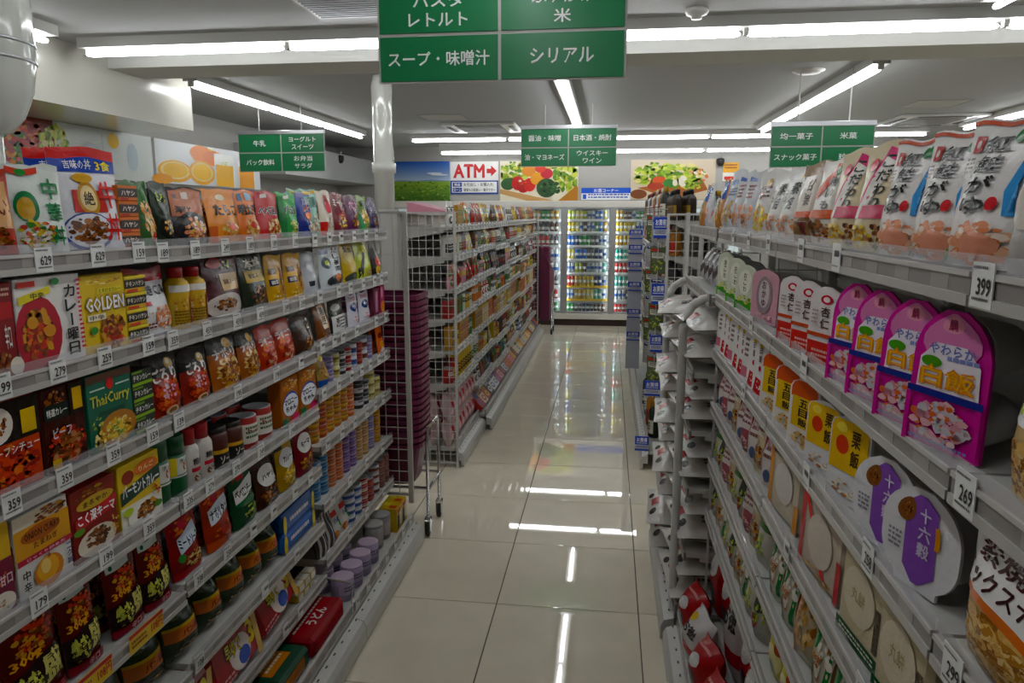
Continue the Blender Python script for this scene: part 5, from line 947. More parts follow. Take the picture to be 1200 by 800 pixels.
KINDS['spag'] = (b_carton, 'spaghetti bundle', 'pack', dict(col='#d8b45a', mat='film', bv=.006, d=.2, art=[('R', '#e8e2d0', .05, .1, .95, .9)], top=[('R', '#14120e', 0, .2, 1, .6), ('R', '#e0dccc', 0, 0, 1, .2)]))
for i in range(6):
    inst(proto('spag', .045, .03), 'pack', (-1.075, 2.30+.05*(i % 3)+.012*(i//3), z7+.001+.032*(i//3)), (0, 0, R(90)), ('bottom' if i < 3 else 'top')+' row spaghetti pack with white end on lowest left shelf, '+ORD[i % 3+1]+' along', 'spaghetti packs')
inst(proto('redlying', .30, .075), 'pack', (-.985, 2.33, .131), (0, 0, R(90)), 'red noodle pack lying flat on base deck before wire divider', 'packs on the base deck')
inst(proto('greenlying', .22, .075), 'pack', (-.99, 2.05, .131), (0, 0, R(90)), 'green and orange noodle pack lying on base deck beside the red one', 'packs on the base deck')
inst(proto('redlying', .26, .07), 'pack', (-.99, 1.78, .131), (0, 0, R(90)), 'red noodle pack on base deck at the bottom edge of the view', 'packs on the base deck')
b = MB(); b.tube([(-.96, 2.5, .131), (-.96, 2.5, .25), (-1.3, 2.5, .30), (-1.3, 2.5, .131)], .004, 6)
tag(b.build('wire_divider', 'chrome', None, (-1.1, 2.5, .131)), 'bent chrome wire divider on left base deck beside the red pack', 'divider')
# blue packs, lower middle bay
KINDS['bluepack'] = (b_carton, 'blue pack', 'pack', dict(col='#1c62b8', mat='film', bv=.014, d=.10, art=[('E', '#e8d23a', .06, .5, .05, .5), ('E', '#e8d23a', .94, .5, .05, .5), ('L', '#e8ecf4', .2, .3, .8, .7, 1)], top=[('L', '#e8ecf4', .2, .3, .8, .7, 2), ('E', '#e8d23a', .5, .5, .06, .2)]))
z6 = LV['M'][5]-.022
for i in range(2): inst(proto('bluepack', .27, .07), 'pack', (-1.085, 2.345, z6+.001+.072*i), (0, 0, R(90)), ('lower' if i == 0 else 'upper')+' bright blue pasta pack on sixth shelf of left gondola', 'blue pasta packs')
KINDS['whiteflour'] = (b_pouch, 'white pack', 'bag', dict(col='#cfccc8', d=.05, seed=70, art=[('R', '#c83a34', .2, .66, .7, .8), ('E', '#3f9a3c', .72, .4, .1, .1), ('E', '#d87a3a', .3, .16, .2, .12), ('T', '#3a4a8a', '小麦', .25, .46, .75, .62, .03)]))
KINDS['striped'] = (b_pouch, 'striped pack', 'bag', dict(col='#4a4448', d=.05, seed=71, art=[('R', '#c8c4c4', .1+.0*i, 0, .2, 1) for i in range(1)]+[('R', '#b8b4b4', .4, 0, .5, 1), ('R', '#c8c4c4', .7, 0, .8, 1)]))
zf7 = LV['F'][6]-.022
for i in range(2): inst(proto('striped', .09, .15), 'bag', (-1.07, 2.545+.085*i, zf7+.001), (-.1, 0, R(90)), 'dark striped pack on seventh shelf of left gondola, '+ORD[i+1]+' from near end', 'goods on the left gondola')
for i in range(2): inst(proto('whiteflour', .1, .15), 'bag', (-1.075, 2.70+.095*i, zf7+.001), (-.1, 0, R(90)), 'white flour pack on seventh shelf of left gondola, '+ORD[i+1]+' from near end', 'goods on the left gondola')
# near bay, lower left: sacks below the yellow price tags
for i in range(3):
    place_key = ('greensack', 'lowest near shelf of left gondola'); NOF[place_key] = 3
    place('greensack', 1, -1.09, 1.12+.155*i, 1.265+.155*i, LV['N'][5]-.022, .16, .05, 'lowest near shelf of left gondola', 'goods on the left gondola')
# more facings, lower right shelves and base deck
KINDS['yellowbagr'] = (b_pouch, 'yellow snack bag with red badge', 'bag', dict(col='#cfc23a', mode='pillow', d=.06, seed=72, art=[('R', '#c8302a', .2, .7, .5, .85), ('E', '#e8e0a0', .5, .4, .3, .2), ('E', '#b84a2a', .7, .6, .12, .1), ('E', '#6a9a3a', .3, .2, .14, .1)]))
fill(['yellowbagr'], .83, 1.70, 6, .12, .175, 2)
fill(['greywrap', 'mixwrap', 'greenwrap', 'creamwrap'], 1.73, 2.6, 6, .1, .17, 2)
KINDS['redsnack'] = (b_pouch, 'red snack bag', 'bag', dict(col='#b01c20', mode='pillow', d=.11, seed=73, seal='#b8bcc0', art=[('E', '#d8d8d8', .5, .62, .2, .12), ('E', '#3a3a40', .5, .3, .2, .14), ('E', '#d8b02a', .3, .22, .1, .08), ('T', '#f0ece8', '徳用', .3, .56, .7, .68, .04), ('L', '#e8a0a0', .2, .82, .8, .9, 1)]))
KINDS['orangesnack'] = (b_pouch, 'orange snack bag', 'bag', dict(col='#c8481c', mode='pillow', d=.1, seed=74, art=[('F', 'salmon', .5, .4, .3, .24, 16), ('E', '#c0b4b0', .5, .75, .24, .12)]))
KINDS['whitesnack'] = (b_pouch, 'white and red snack bag', 'bag', dict(col='#d0ccca', mode='pillow', d=.1, seed=75, art=[('T', '#1c1a1c', 'お徳', .2, .5, .8, .72, .05), ('R', '#b8202a', 0, .2, 1, .34), ('E', '#d8b83a', .3, .82, .12, .08)]))
sq = {}
for i in range(9):
    k = ['redsnack', 'redsnack', 'whitesnack', 'redsnack', 'orangesnack', 'redsnack', 'redsnack', 'whitesnack', 'redsnack'][i]; sq[k] = sq.get(k, 0)+1
    inst(proto(k, .17, .17), 'bag', (.268, 1.06+.18*i, .166), (-.3, R(3*((i*7) % 3-1)), R(-90+10)), KINDS[k][1]+' in front of the deck divider on right gondola, '+ORD[sq[k]]+' from near end', 'snack bags on the right base deck')
seqr = ['redsnack', 'redsnack', 'whitesnack', 'redsnack', 'orangesnack', 'redsnack', 'redsnack', 'redsnack', 'whitesnack', 'redsnack', 'redsnack']
kc = {}
for i in range(11):
    k = seqr[i]; kc[k] = kc.get(k, 0)+1
    inst(proto(k, .165, .36), 'bag', (.40+.02*(i % 2), .72+.18*i+.09, .143), (-.08, R(2*((i*5) % 3-1)), R(-90+8)), 'tall '+KINDS[k][1]+' behind the deck divider on right gondola, '+ORD[kc[k]]+' along', 'snack bags on the right base deck')
# ------------------------------------------------------------------ rice bags
def rice_mesh(seed):
    P, Q = surf(.40, .425, .115, 'sack', seed, 10, 10); mb = MB(); mb.grid(P, '#d6d2cd'); mb.grid(Q, '#cdc9c3', flip=True)
    pr = MB(); paint(pr, sampler(P, 10, 10), [('E', '#26262a', .93, .75, .04, .07), ('E', '#2e2e34', .95, .3, .03, .06), ('T', '#35353c', 'お米', .35, .4, .65, .66, .03), ('R', '#b04a50', .86, .42, .95, .6), ('E', '#3a3a40', .8, .16, .08, .05), ('L', '#70707a', .25, .72, .75, .84, 2)], 3, 10, 10)
    me = mb.mesh('rice_bag'); me.materials.append(MATS['film']); m2 = pr.mesh('front_print'); m2.materials.append(MATS['film']); return [('rice_bag', me, ''), ('front_print', m2, '')]
RB = [rice_mesh(80+i) for i in range(4)]
n = 0
for li, (zs, cnt) in enumerate(zip([1.105, .885, .66, .40, .152], [2, 2, 2, 2, 2])):
    for col in range(2):
        for s in range(cnt):
            n += 1; sc_ = .9 if li in (0, 3, 4) else .7; step = .118*sc_
            xc = (.455 if li < 4 else .435)+(-.015, .01, .02, -.005)[n % 4]
            # lies flat: its long side faces the aisle, its sealed ends point along it
            o = inst(RB[n % 4], 'rice bag', (xc, 3.095+.43*col, zs-.020+step*(s+1)), (R(-90), 0, R(180)+R((-4, 3, 5, -2)[n % 4])), STK[s]+' white rice bag on rice bay '+(['top', 'second', 'third', 'fourth'][li]+' shelf' if li < 4 else 'base deck')+', '+('near' if col == 0 else 'far')+' stack', 'rice bags')
            o.scale = (1, sc_, 1)
KINDS['blacksilver'] = (b_pouch, 'silver and black snack pack', 'pack', dict(col='#8e8a8c', mode='pillow', d=.05, seed=76, art=[('E', '#2a1c1c', .5, .3, .34, .2), ('E', '#d8d4d4', .5, .66, .2, .14), ('R', '#5a2a2a', .1, .84, .9, .92)]))
for i in range(6):
    w_ = 'upper shelf above the rice bags'; NOF[('blacksilver', w_)] = 6; place('blacksilver', -1, .40, 2.68+.135*i, 2.81+.135*i, 1.364, .15, .5, w_, 'packs above the rice bags')
KINDS['bluecap'] = (b_pouch, 'brown and blue snack pouch', 'pouch', dict(col='#b9752a', d=.05, seed=77, art=[('R', '#2a5ab8', .1, .6, .9, .95), ('F', 'yellow', .5, .3, .4, .2, 16), ('E', '#c8a878', .2, .5, .16, .3)]))
KINDS['greenred'] = (b_pouch, 'small white pouch with green and red marks', 'pouch', dict(col='#d8d4d0', d=.05, seed=78, art=[('E', '#2f8a4a', .5, .8, .24, .1), ('E', '#c83a4a', .5, .45, .28, .18)]))
for i in range(5):
    k = ['clearbag', 'bluecap', 'greenred', 'clearwhite', 'bluecap'][i]; w_ = 'top shelf above the rice bags'; NOF[(k, w_)] = 2
    place(k, -1, .405, 2.69+.165*i, 2.84+.165*i, 1.598, .19 if k != 'greenred' else .12, .08, w_, 'pouches above the rice bags')

inst(proto('redsnack', .15, .17), 'bag', (.262, 3.47, .135), (-.3, 0, R(-75)), 'single red snack bag leaning at the foot of the far tube hoop', 'snack bags by the rice')
# ------------------------------------------------------------------ rear left gondola goods
rb = random.Random(21)
PALN = [('white', '#d9d6d0'), ('cream', '#d8c8a4'), ('yellow', '#d8b83a'), ('orange', '#d0762a'), ('red', '#b02a28'), ('brown', '#6a4428'), ('green', '#4f7a3a'), ('pink', '#d09aa4'), ('blue', '#3a5a9c'), ('black', '#26242a'), ('grey', '#9a989a'), ('maroon', '#6a2030'), ('gold', '#b88a30')]
PD = dict(PALN)
def generic(c1, c2, typ):
    nm = c1+' and '+c2+' '+typ; k = 'g_'+nm
    if k not in KINDS:
        a, b_ = PD[c1], PD[c2]
        art = [('R', b_, .08, .5, .92, .78), ('E', b_, .5, .25, .34, .16), ('L', a, .18, .56, .82, .72, 2), ('E', a, .5, .26, .16, .08)]
        if typ == 'pouch': KINDS[k] = (b_pouch, nm, 'pouch', dict(col=a, d=.045, seed=len(KINDS) % 9+100, art=art))
        elif typ == 'carton': KINDS[k] = (b_carton, nm, 'carton', dict(col=a, d=.05, art=art))
        elif typ == 'can': KINDS[k] = (b_can, nm, 'can', dict(col=a, art=art[:1]+art[2:3]))
        else: KINDS[k] = (b_bottle, nm, 'bottle', dict(col=a, cap=b_, cap_h=.12, cap_r=.5, shoulder=.16, art=[('R', b_, 0, .2, 1, .7), ('L', a, .2, .3, .8, .6, 2)]))
    return k
THEME = {1: (['cream', 'yellow', 'orange', 'white', 'red', 'brown', 'gold'], 'pouch'), 2: (['white', 'grey', 'cream', 'yellow', 'gold', 'brown'], 'bottle'), 3: (['brown', 'red', 'white', 'pink', 'maroon', 'black'], 'pouch'),
 4: (['red', 'white', 'green', 'orange', 'yellow'], 'can'), 5: (['yellow', 'gold', 'white', 'green', 'orange'], 'carton'), 6: (['gold', 'yellow', 'red', 'white', 'black'], 'bottle'), 7: (['red', 'white', 'brown', 'blue'], 'pouch')}
plan = []
for bi in range(6):
    y0 = 4.52 if bi == 0 else 5.37+.9*(bi-1); L = .85 if bi == 0 else .9
    lv = [z+(0, .015, -.01, .02, -.015, .01)[bi]*(1 if k else 0) for k, z in enumerate(BV)]
    if bi == 0: lv = lv[:6]
    for li, z in enumerate(lv):
        cols, typ0 = THEME[li+1]; y = y0+.03; prev = None
        while y < y0+L-.06:
            run = rb.choice([1, 2, 2, 3]); typ = typ0 if rb.random() < .75 else rb.choice(['pouch', 'carton', 'can'])
            c1 = rb.choice(cols); c2 = rb.choice([c for c in ('white', 'red', 'yellow', 'black', 'green', 'brown') if c != c1])
            k = generic(c1, c2, typ); w = {'pouch': .12, 'carton': .1, 'can': .08, 'bottle': .075}[typ]*(1 if bi < 3 else 1.25)
            gap = (lv[li-1]-z-.04) if li else .16
            h = min({'pouch': .17, 'carton': .15, 'can': .11, 'bottle': .2}[typ]*(.9+.2*rb.random()), gap)
            h = round(h/.02)*.02
            for q in range(run):
                if y+w > y0+L-.015: break
                plan.append((k, bi, li+1, y, y+w, z, h, typ)); y += w+.004
            else: continue
            break
def WB(bi, l): return LEVN[l]+' shelf, '+BN[bi]+' rear left bay'
for k, bi, l, *_ in plan: key = (k, WB(bi, l)); NOF[key] = NOF.get(key, 0)+1
for k, bi, l, ya, yb, z, h, typ in plan:
    place(k, 1, -1.0, ya, yb, z-.022, h, .06 if typ == 'pouch' else 0, WB(bi, l), 'goods on the rear left gondola')
# pink packs in clear wrap on the first base deck, mixed packs further on
KINDS['pinkwrap'] = (b_pouch, 'pink and red wrapped snack bag', 'bag', dict(col='#cdb4b6', mode='pillow', d=.09, seed=120, art=[('F', 'pink', .5, .5, .44, .44, 30), ('E', '#b83a4a', .4, .6, .2, .12), ('E', '#c8404a', .65, .3, .16, .1), ('E', '#d8a83a', .5, .08, .3, .06)]))
for l2 in range(2):
    for r in range(2):
        for i in range(7):
            lab = 'pink wrapped snack bag on rear left base deck, '+['lower', 'upper'][l2]+' '+['front', 'back'][r]+' row, '+ORD[i+1]+' from baskets'
            inst(proto('pinkwrap', .115, .2), 'bag', (-.985-.1*r, 4.585+.12*i, .132+.17*l2), (-.12, R(5*((i*5+r) % 3-1)), R(90)), lab, 'pink snack bags on the base deck')
dk = []
for bi in range(1, 6):
    y = 5.37+.9*(bi-1)+.02
    while y < 5.37+.9*bi-.12:
        c1 = rb.choice(['red', 'white', 'blue', 'orange', 'black', 'cream', 'pink']); c2 = rb.choice(['white', 'yellow', 'red']) if c1 not in ('white', 'red') else rb.choice(['black', 'yellow', 'blue'])
        dk.append((generic(c1, c2, 'carton'), bi, y)); y += .15
tot = {}
for k, bi, y in dk: tot[(k, bi)] = tot.get((k, bi), 0)+1
sq = {}
for k, bi, y in dk:
    sq[(k, bi)] = sq.get((k, bi), 0)+1
    lab = KINDS[k][1]+' on base deck, '+BN[bi]+' rear left bay'+((', '+ORD[sq[(k, bi)]]+' along') if tot[(k, bi)] > 1 else '')
    inst(proto(k, .142, .17), 'carton', (-.945, y+.075, .167), (-.75, 0, R(90)), lab, 'packs on the rear base deck')
# folder and papers on top of the first rear bay
b = MB(); b.box(-1.29, -1.0, 4.56, 5.0, 1.669, 1.676, '#d89aa8'); n = b.add([(-1.28, 4.56, 1.676), (-1.28, 5.0, 1.676), (-1.02, 5.0, 1.676), (-1.02, 4.56, 1.676), (-1.28, 4.56, 1.735), (-1.28, 5.0, 1.735)])
for q in ((0, 1, 5, 4), (4, 5, 2, 3), (0, 4, 3), (1, 2, 5)): b.face(tuple(n+i for i in q), '#d89aa8')
tag(b.build('pink_folder', 'carton', None, (-1.15, 4.78, 1.669)), 'pink wedge-shaped folder lying on top of the rear left gondola', 'folder')
# ------------------------------------------------------------------ right rear gondola: bottles, hanging packs and blue price flags
def b_tall(col, cap, lab, name):
    KINDS[name] = (b_bottle, name, 'bottle', dict(col=col, cap=cap, cap_h=.16, cap_r=.42, shoulder=.16, art=[('R', lab, .05, .15, .95, .7), ('L', '#3a3030', .25, .25, .75, .6, 3)]))
b_tall('#2a1c14', '#111111', '#9a7a3a', 'dark brown liquor bottle'); b_tall('#1a2418', '#b8902a', '#e0dccc', 'dark green sake bottle'); b_tall('#b87a2a', '#e0dcd0', '#c8321e', 'amber whisky bottle'); b_tall('#d8d8d4', '#c0402a', '#f0f0ee', 'white spirit bottle'); b_tall('#241820', '#24242a', '#d8d4c8', 'black wine bottle')
TB = ['dark brown liquor bottle', 'dark green sake bottle', 'amber whisky bottle', 'white spirit bottle', 'black wine bottle']
seq2 = {}
def bottle_at(kind, x, y, z, w, h, where, f=-1):
    seq2[(kind, where)] = seq2.get((kind, where), 0)+1
    pend.append((kind, x, y, z, w, h, where, seq2[(kind, where)], f))
pend = []
for r in range(2):
    for i in range(6): bottle_at(TB[0], .385+.085*r, 4.70+.085*i, 1.62, .07, .19, 'top of liquor gondola')
for i in range(4): bottle_at(TB[0] if i % 2 else TB[1], .64, 4.74+.09*i, 1.612, .07, .19, 'behind the liquor gondola upright')
for li, z in enumerate([1.64]+CV):
    for bi in range(4):
        for i in range(7):
            if li == 0 and bi == 0: continue
            k = TB[(i//2+li*2+bi) % 5]; bottle_at(k, .378, 4.69+.9*bi+.115*i, z-.022, .082, .24 if li == 0 else .19, ['top', 'second', 'third', 'fourth', 'fifth', 'sixth'][li]+' shelf, '+BN[bi]+' bay of liquor gondola')
    for i in range(5):
        if li: bottle_at(TB[(2+i//3+li) % 5], .66, 4.70+.14*i, ([1.63]+CV)[li]-.019, .085, .175, ['top', 'second', 'third', 'fourth', 'fifth', 'sixth'][li]+' shelf behind liquor gondola mesh')
tt = {}
for p in pend: tt[(p[0], p[6])] = tt.get((p[0], p[6]), 0)+1
for (k, x, y, z, w, h, wh, n, f) in pend:
    inst(proto(k, w, h), 'bottle', (x, y, z+.001), (0, 0, R(90*f)), k+', '+wh+((', '+ORD[n]+' from near end') if tt[(k, wh)] > 1 else ''), 'bottles on the liquor gondola')
KINDS['hangpack'] = (b_pouch, 'hanging snack pack', 'pack', dict(col='#a4a6aa', d=.03, seed=130, art=[('F', 'green', .5, .55, .3, .14, 10), ('F', 'nuts', .5, .25, .36, .16, 12), ('R', '#2c2e6a', .1, .76, .9, .88), ('L', '#e8e8ec', .2, .78, .8, .86, 1)]))
KINDS['hangpack2'] = (b_pouch, 'green hanging snack pack', 'pack', dict(col='#5f6a50', d=.03, seed=131, art=[('F', 'green', .5, .3, .4, .22, 16), ('R', '#d8d4c8', .12, .58, .88, .78), ('L', '#2a3a24', .2, .62, .8, .75, 2), ('R', '#b8342a', .1, .84, .6, .92)]))
hz = [1.50, 1.30, 1.11, .93, .75, .58]
for c in range(2):
    b = MB(); yy = 4.80+.62*c; x = .315; b.box(x-.002, x+.002, yy-.02, yy+.02, .45, 1.70); b.tube([(x, yy, 1.69), (.37, yy, 1.69)], .004)
    root = b.build('clip_strip', 'enamel', None, (x, yy, 1)); tag(root, ('near' if c == 0 else 'far')+' white clip strip holding snack packs on liquor gondola', 'clip strip')
    for i, z in enumerate(hz):
        k = ['hangpack', 'hangpack2'][(i+c) % 2]
        inst(proto(k, .12, .17), 'pack', (x-.004, yy-.02, z-.02), (0, 0, R(-35)), KINDS[k][1]+' on the '+('near' if c == 0 else 'far')+' clip strip, '+ORD[i+1]+' from top', 'packs on clip strips')
def blue_flag(x, y, z, w, h, lab):
    b = MB(); b.box(-w/2, w/2, 0, .002, -h/2, h/2, '#e4e6ee'); S = lambda u, v, k: ((u-.5)*w, -.0006-.0003*k, (v-.5)*h)
    paint(b, S, [('R', '#2a50c4', 0, .42, 1, 1), ('T', '#ffffff', 'お買得', .12, .6, .88, .9, .03), ('L', '#f0f0f8', .1, .46, .9, .56, 1), ('R', '#2a50c4', 0, .0, 1, .14), ('L', '#3a4a8a', .08, .18, .92, .36, 2)], 3, 1, 1)
    o = b.build('price_flag', 'carton', None, (0, 0, 0)); o.location = (x, y, z); o.rotation_euler = (0, 0, R(-6)); tag(o, lab, 'price flag', 'blue price flags on the liquor gondola')
FL = [(.318, 4.66, 1.575, .085, .13), (.318, 4.66, 1.16, .085, .13), (.315, 4.66, .84, .075, .11), (.30, 4.66, .545, .1, .1), (.245, 4.66, .17, .09, .1)]
for i, (x, y, z, w, h) in enumerate(FL): blue_flag(x, y, z, w, h, 'blue and white price flag at near end of liquor gondola, '+ORD[i+1]+' from top')
b = MB(); b.box(.185, .315, 7.0, 7.012, .178, 1.52, '#c8ccd8'); tag(b.build('end_panel_board', 'paint', None, (.24, 7, .8)), 'pale blue upright board at far end of liquor gondola before cooler', 'panel')
for i, z in enumerate((1.47, 1.33, 1.17, .98, .72, .5)): blue_flag(.25, 6.985, z, .125, .085, 'blue price flag on the pale upright board, '+ORD[i+1]+' from top')
for i in range(4):
    inst(proto(TB[(i+1) % 5], .085, .26), 'bottle', (.30, 4.95+.3*i, .131), (0, 0, R(-90)), TB[(i+1) % 5]+' on base deck of liquor gondola, '+ORD[i+1]+' from near end', 'bottles on the liquor base deck')
# ------------------------------------------------------------------ basket stacks on carts
def basket_parts():
    n = 24; a, bb, h = .225, .15, .22
    def ring(sx, sy, z, rr=.05):
        pts = []
        for i in range(n):
            t = 2*math.pi*i/n; c, s = math.cos(t), math.sin(t); e = .45
            pts.append((sx*math.copysign(abs(c)**e, c), sy*math.copysign(abs(s)**e, s), z))
        return pts
    mb = MB(); R0 = [mb.add(ring(a*.8, bb*.8, 0)), mb.add(ring(a*.97, bb*.97, h*.93)), mb.add(ring(a*.95, bb*.95, h*.93)), mb.add(ring(a*.78, bb*.78, .006))]
    for p, q in zip(R0, R0[1:]):
        for i in range(n): j = (i+1) % n; mb.face((p+i, p+j, q+j, q+i), '#ffffff', False)
    mb.face(tuple(R0[0]+i for i in range(n))[::-1], '#ffffff'); mb.face(tuple(R0[3]+i for i in range(n)), '#ffffff')
    rm = MB(); R1 = [rm.add(ring(a*.97, bb*.97, h*.90)), rm.add(ring(a*1.04, bb*1.06, h*.90)), rm.add(ring(a*1.04, bb*1.06, h)), rm.add(ring(a*.96, bb*.96, h))]
    for p, q in zip(R1, R1[1:]):
        for i in range(n): j = (i+1) % n; rm.face((p+i, p+j, q+j, q+i), '#ffffff', False)
    m1 = mb.mesh('basket'); m1.materials.append(MATS['burgundy_deep']); m2 = rm.mesh('rim'); m2.materials.append(MATS['burgundy']); return m1, m2
BM, RM = basket_parts()
def basket_stack(x, y, z0, n, pitch, where, cart_label, legs):
    for i in range(n):
        o = bpy.data.objects.new('shopping_basket', BM); COL.objects.link(o); o.location = (x, y, z0+pitch*i)
        tag(o, 'burgundy shopping basket '+('at the bottom' if i == 0 else 'on top' if i == n-1 else ORD[i+1]+' from the bottom')+' of stack '+where, 'basket', 'stacked shopping baskets')
        c = bpy.data.objects.new('rim', RM); COL.objects.link(c); c.parent = o
    root = empty('basket_cart', (x, y, 0)); tag(root, cart_label, 'cart', 'basket carts'); O = (x, y, 0)
    b = MB()
    for sx in (-1, 1):
        for sy in (-1, 1):
            px_, py_ = x+sx*legs[0], y+sy*legs[1]
            b.tube([(px_, py_, .10), (px_, py_, .55), (px_, py_-sy*.03, .58)] if sx > 0 else [(px_, py_, .10), (px_, py_, .30)], .009, 8)
    b.tube([(x+legs[0], y-legs[1]+.03, .58), (x+legs[0], y+legs[1]-.03, .58)], .009, 8)
    for sy in (-1, 1): b.tube([(x-legs[0], y+sy*legs[1], z0-.012), (x+legs[0], y+sy*legs[1], z0-.012)], .008, 6)
    for sx in (-1, 1): b.tube([(x+sx*legs[0], y-legs[1], z0-.02), (x+sx*legs[0], y+legs[1], z0-.02)], .008, 6)
    b.build('frame', 'chrome', root, O)
    for sx in (-1, 1):
        for sy in (-1, 1):
            px_, py_ = x+sx*legs[0], y+sy*legs[1]
            w = MB(); w.lathe([(.022, -.012), (.038, -.008), (.038, .008), (.022, .012)], 14, (px_, py_-.012, .039), 'x'); c = w.build('caster', 'rubber', root, (px_, py_, .033))
            k = MB(); k.box(px_-.016, px_-.013, py_-.03, py_+.01, .03, .1); k.box(px_+.013, px_+.016, py_-.03, py_+.01, .03, .1); k.box(px_-.016, px_+.016, py_-.012, py_+.012, .085, .1); k.build('fork', 'chrome', c, (px_, py_, .06))
    return root
basket_stack(-1.165, 3.61, .27, 24, .0335, 'beside the wire mesh panel', 'chrome cart carrying the basket stack beside the mesh panel', (.262, .125))
rt_ = basket_stack(-1.03, 10.13, .22, 24, .0335, 'near the drinks cooler', 'chrome cart carrying baskets at the far end of the aisle', (.262, .155))
b = MB(); n = b.add([(-.80, 9.97, .2), (-.765, 10.29, .2), (-.765, 10.29, .86), (-.80, 9.97, .98), (-.93, 9.94, 1.24), (-.93, 10.3, 1.24), (-.93, 9.94, .2), (-.93, 10.3, .2)])
for q in ((0, 1, 2, 3), (3, 2, 5, 4), (0, 3, 4, 6), (1, 7, 5, 2), (6, 4, 5, 7), (0, 6, 7, 1)): b.face(tuple(n+i for i in q), '#ffffff')
b.build('side_guard', 'burgundy_deep', rt_, WO[rt_.name])
# ------------------------------------------------------------------ drinks cooler
CX0, CX1, CY, CB = -3.3, 1.9, 10.85, 11.03
root = empty('drinks_cooler', (-.7, CY, 0)); tag(root, 'long glass-door drinks cooler built along the back wall', 'cooler'); O = WO[root.name]
def cb(name, m, *a, parent=None, bv=0.):
    b = MB(); b.box(*a, bv=bv); return b.build(name, m, parent or root, ((a[0]+a[1])/2, (a[2]+a[3])/2, (a[4]+a[5])/2))
DEP = .17
cb('header', 'cooler_body', CX0, CX1, CY-.02, CB, 1.755, 1.85, bv=.006)
cb('plinth', 'cooler_body', CX0, CX1, CY-.02, CB, .10, .185, bv=.004)
cb('kick_board', 'kick_brown', CX0, CX1, CY+.02, CB, 0, .10)
cb('interior', 'cooler_inner', CX0, CX1, CB-.012, CB, .185, 1.755)
edges = [-3.30, -2.64, -1.98, -1.32, -.66, .046, .72, 1.39, 1.9]
for i, x in enumerate(edges): cb('mullion', 'alu', max(x-.034, CX0), min(x+.034, CX1), CY-.02, CY+.03, .185, 1.755, bv=.004)
SHZ = [.215, .40, .60, .80, 1.00, 1.20, 1.40, 1.58]
for i in range(len(edges)-1):
    a, c = edges[i]+.034, edges[i+1]-.034
    d = cb('door', 'alu', a, c, CY-.012, CY+.006, .19, .225, bv=.002)
    b = MB(); b.box(a, a+.018, CY-.012, CY+.006, .225, 1.735); b.box(c-.018, c, CY-.012, CY+.006, .225, 1.735); b.box(a, c, CY-.012, CY+.006, 1.735, 1.752); b.build('frame', 'alu', d, ((a+c)/2, CY, 1))
    b = MB(); b.box(a+.018, c-.018, CY-.006, CY-.002, .225, 1.735); b.build('glass_pane', 'glass', d, ((a+c)/2, CY, 1))
    b = MB(); b.tube([(c-.012, CY-.045, .85), (c-.012, CY-.045, 1.15)], .007); b.tube([(c-.012, CY-.045, .88), (c-.012, CY-.01, .88)], .005); b.tube([(c-.012, CY-.045, 1.12), (c-.012, CY-.01, 1.12)], .005); b.build('handle', 'chrome', d, (c, CY-.03, 1))
    for xs in (a+.006, c-.006):
        b = MB(); b.box(xs-.003, xs+.003, CY+.010, CY+.018, .22, 1.73); b.build('light_tube', 'cooler_tube', root, (xs, CY+.014, 1))
    for z in SHZ:
        s = cb('shelf', 'cooler_inner', edges[i]+.002, edges[i+1]-.002, CY+.032, CB-.013, z-.012, z)
        if 3 <= i <= 5:
            b = MB(); b.box(a, c, CY+.026, CY+.030, z-.028, z+.006, '#e0e2e0' if not (i == 4 and z in (.40, .60)) else '#e0b820'); b.build('price_strip', 'carton', s, ((a+c)/2, CY+.028, z))
CANC = [('yellow', '#c8b02a'), ('silver', '#b4b8bc'), ('green', '#3a8a4c'), ('blue', '#2f6ac0'), ('pale yellow', '#d8cc7a'), ('dark grey', '#4a4c50'), ('white', '#dcdedc'), ('red', '#b8302a'), ('gold', '#b8902a'), ('teal', '#4aa090'), ('brown', '#5a3a28'), ('navy', '#26386a'), ('lime', '#a8b83a')]
CD = dict(CANC)
def drink(nm, w, h, bottle=False):
    k = 'd_'+nm+('_b' if bottle else '')
    if k not in KINDS:
        if bottle: KINDS[k] = (b_bottle, nm+' drink bottle', 'bottle', dict(col=CD[nm], cap=CD['red'] if nm != 'red' else CD['white'], cap_h=.1, cap_r=.4, shoulder=.28, art=[('R', '#d0ccc4' if nm != 'white' else '#3a6ab0', 0, .25, 1, .7)]))
        else: KINDS[k] = (b_can, nm+' drink can', 'can', dict(col=CD[nm], art=[('R', '#dfe0dc' if nm not in ('white', 'silver') else '#3a5a9a', .1, .35, .9, .62)]))
    return k
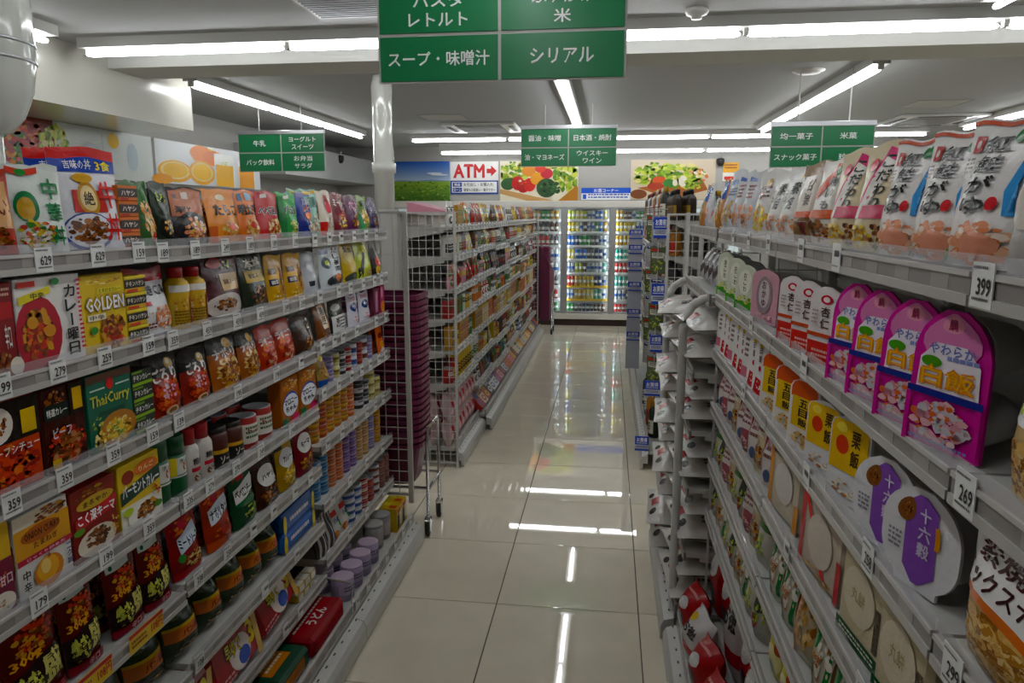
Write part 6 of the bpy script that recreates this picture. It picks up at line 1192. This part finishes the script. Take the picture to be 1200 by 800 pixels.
SCH = {4: [['lime', 'pale yellow', 'lime', 'silver', 'blue', 'pale yellow'], ['yellow', 'pale yellow', 'silver', 'brown', 'silver', 'green', 'blue', 'gold'], ['blue', 'navy', 'green', 'green', 'dark grey', 'silver', 'white'], ['pale yellow', 'blue', 'blue', 'dark grey', 'navy', 'white'], ['silver', 'lime', 'brown', 'silver', 'white', 'teal'], ['red', 'gold', 'yellow', 'yellow', 'navy', 'silver'], ['silver', 'gold', 'yellow', 'pale yellow', 'teal', 'white'], ['green', 'dark grey', 'navy', 'dark grey', 'brown']],
 5: [['gold', 'brown', 'silver', 'green', 'brown', 'navy'], ['yellow', 'yellow', 'silver', 'white'], ['gold', 'yellow', 'brown', 'white'], ['teal', 'green', 'white', 'teal'], ['red', 'red', 'yellow', 'gold', 'lime'], ['teal', 'green', 'navy', 'blue'], ['silver', 'brown', 'teal', 'green'], ['red', 'dark grey', 'green', 'brown']],
 3: [['lime', 'gold', 'green', 'gold'], ['brown', 'dark grey', 'brown'], ['brown', 'red', 'dark grey'], ['white', 'silver', 'white'], ['white', 'brown', 'white'], ['navy', 'dark grey'], ['brown', 'red'], ['dark grey', 'brown', 'green']]}
DN = {3: 'left', 4: 'middle', 5: 'right'}
dr = []
for i in (3, 4, 5):
    a, c = edges[i]+.045, edges[i+1]-.045
    for si, z in enumerate(SHZ[::-1]):
        cols = SCH[i][si]; w = .058 if i != 3 else .066; n = int((c-a)/w); low = si == 7
        for q in range(n):
            nm = cols[int(q*len(cols)/n)]; bt = i == 3 and si in (1, 2, 3, 4, 5, 6)
            h = (.142 if not bt else .16) if not low else .115
            if z > 1.5: h = .125
            dr.append((drink(nm, w, h, bt), i, si, a+w*(q+.5), z, w*.94, h, q))
for (k, i, si, x, z, w, h, q) in dr:
    lab = KINDS[k][1]+' on the '+['top', 'second', 'third', 'fourth', 'fifth', 'sixth', 'seventh', 'lowest'][si]+' shelf, '+DN[i]+' cooler door, '+ORD[q+1]+' along'
    inst(proto(k, w, h), KINDS[k][2], (x, CY+.045, z+.0008), (0, 0, 0), lab, 'drinks in the cooler')
column_cover()
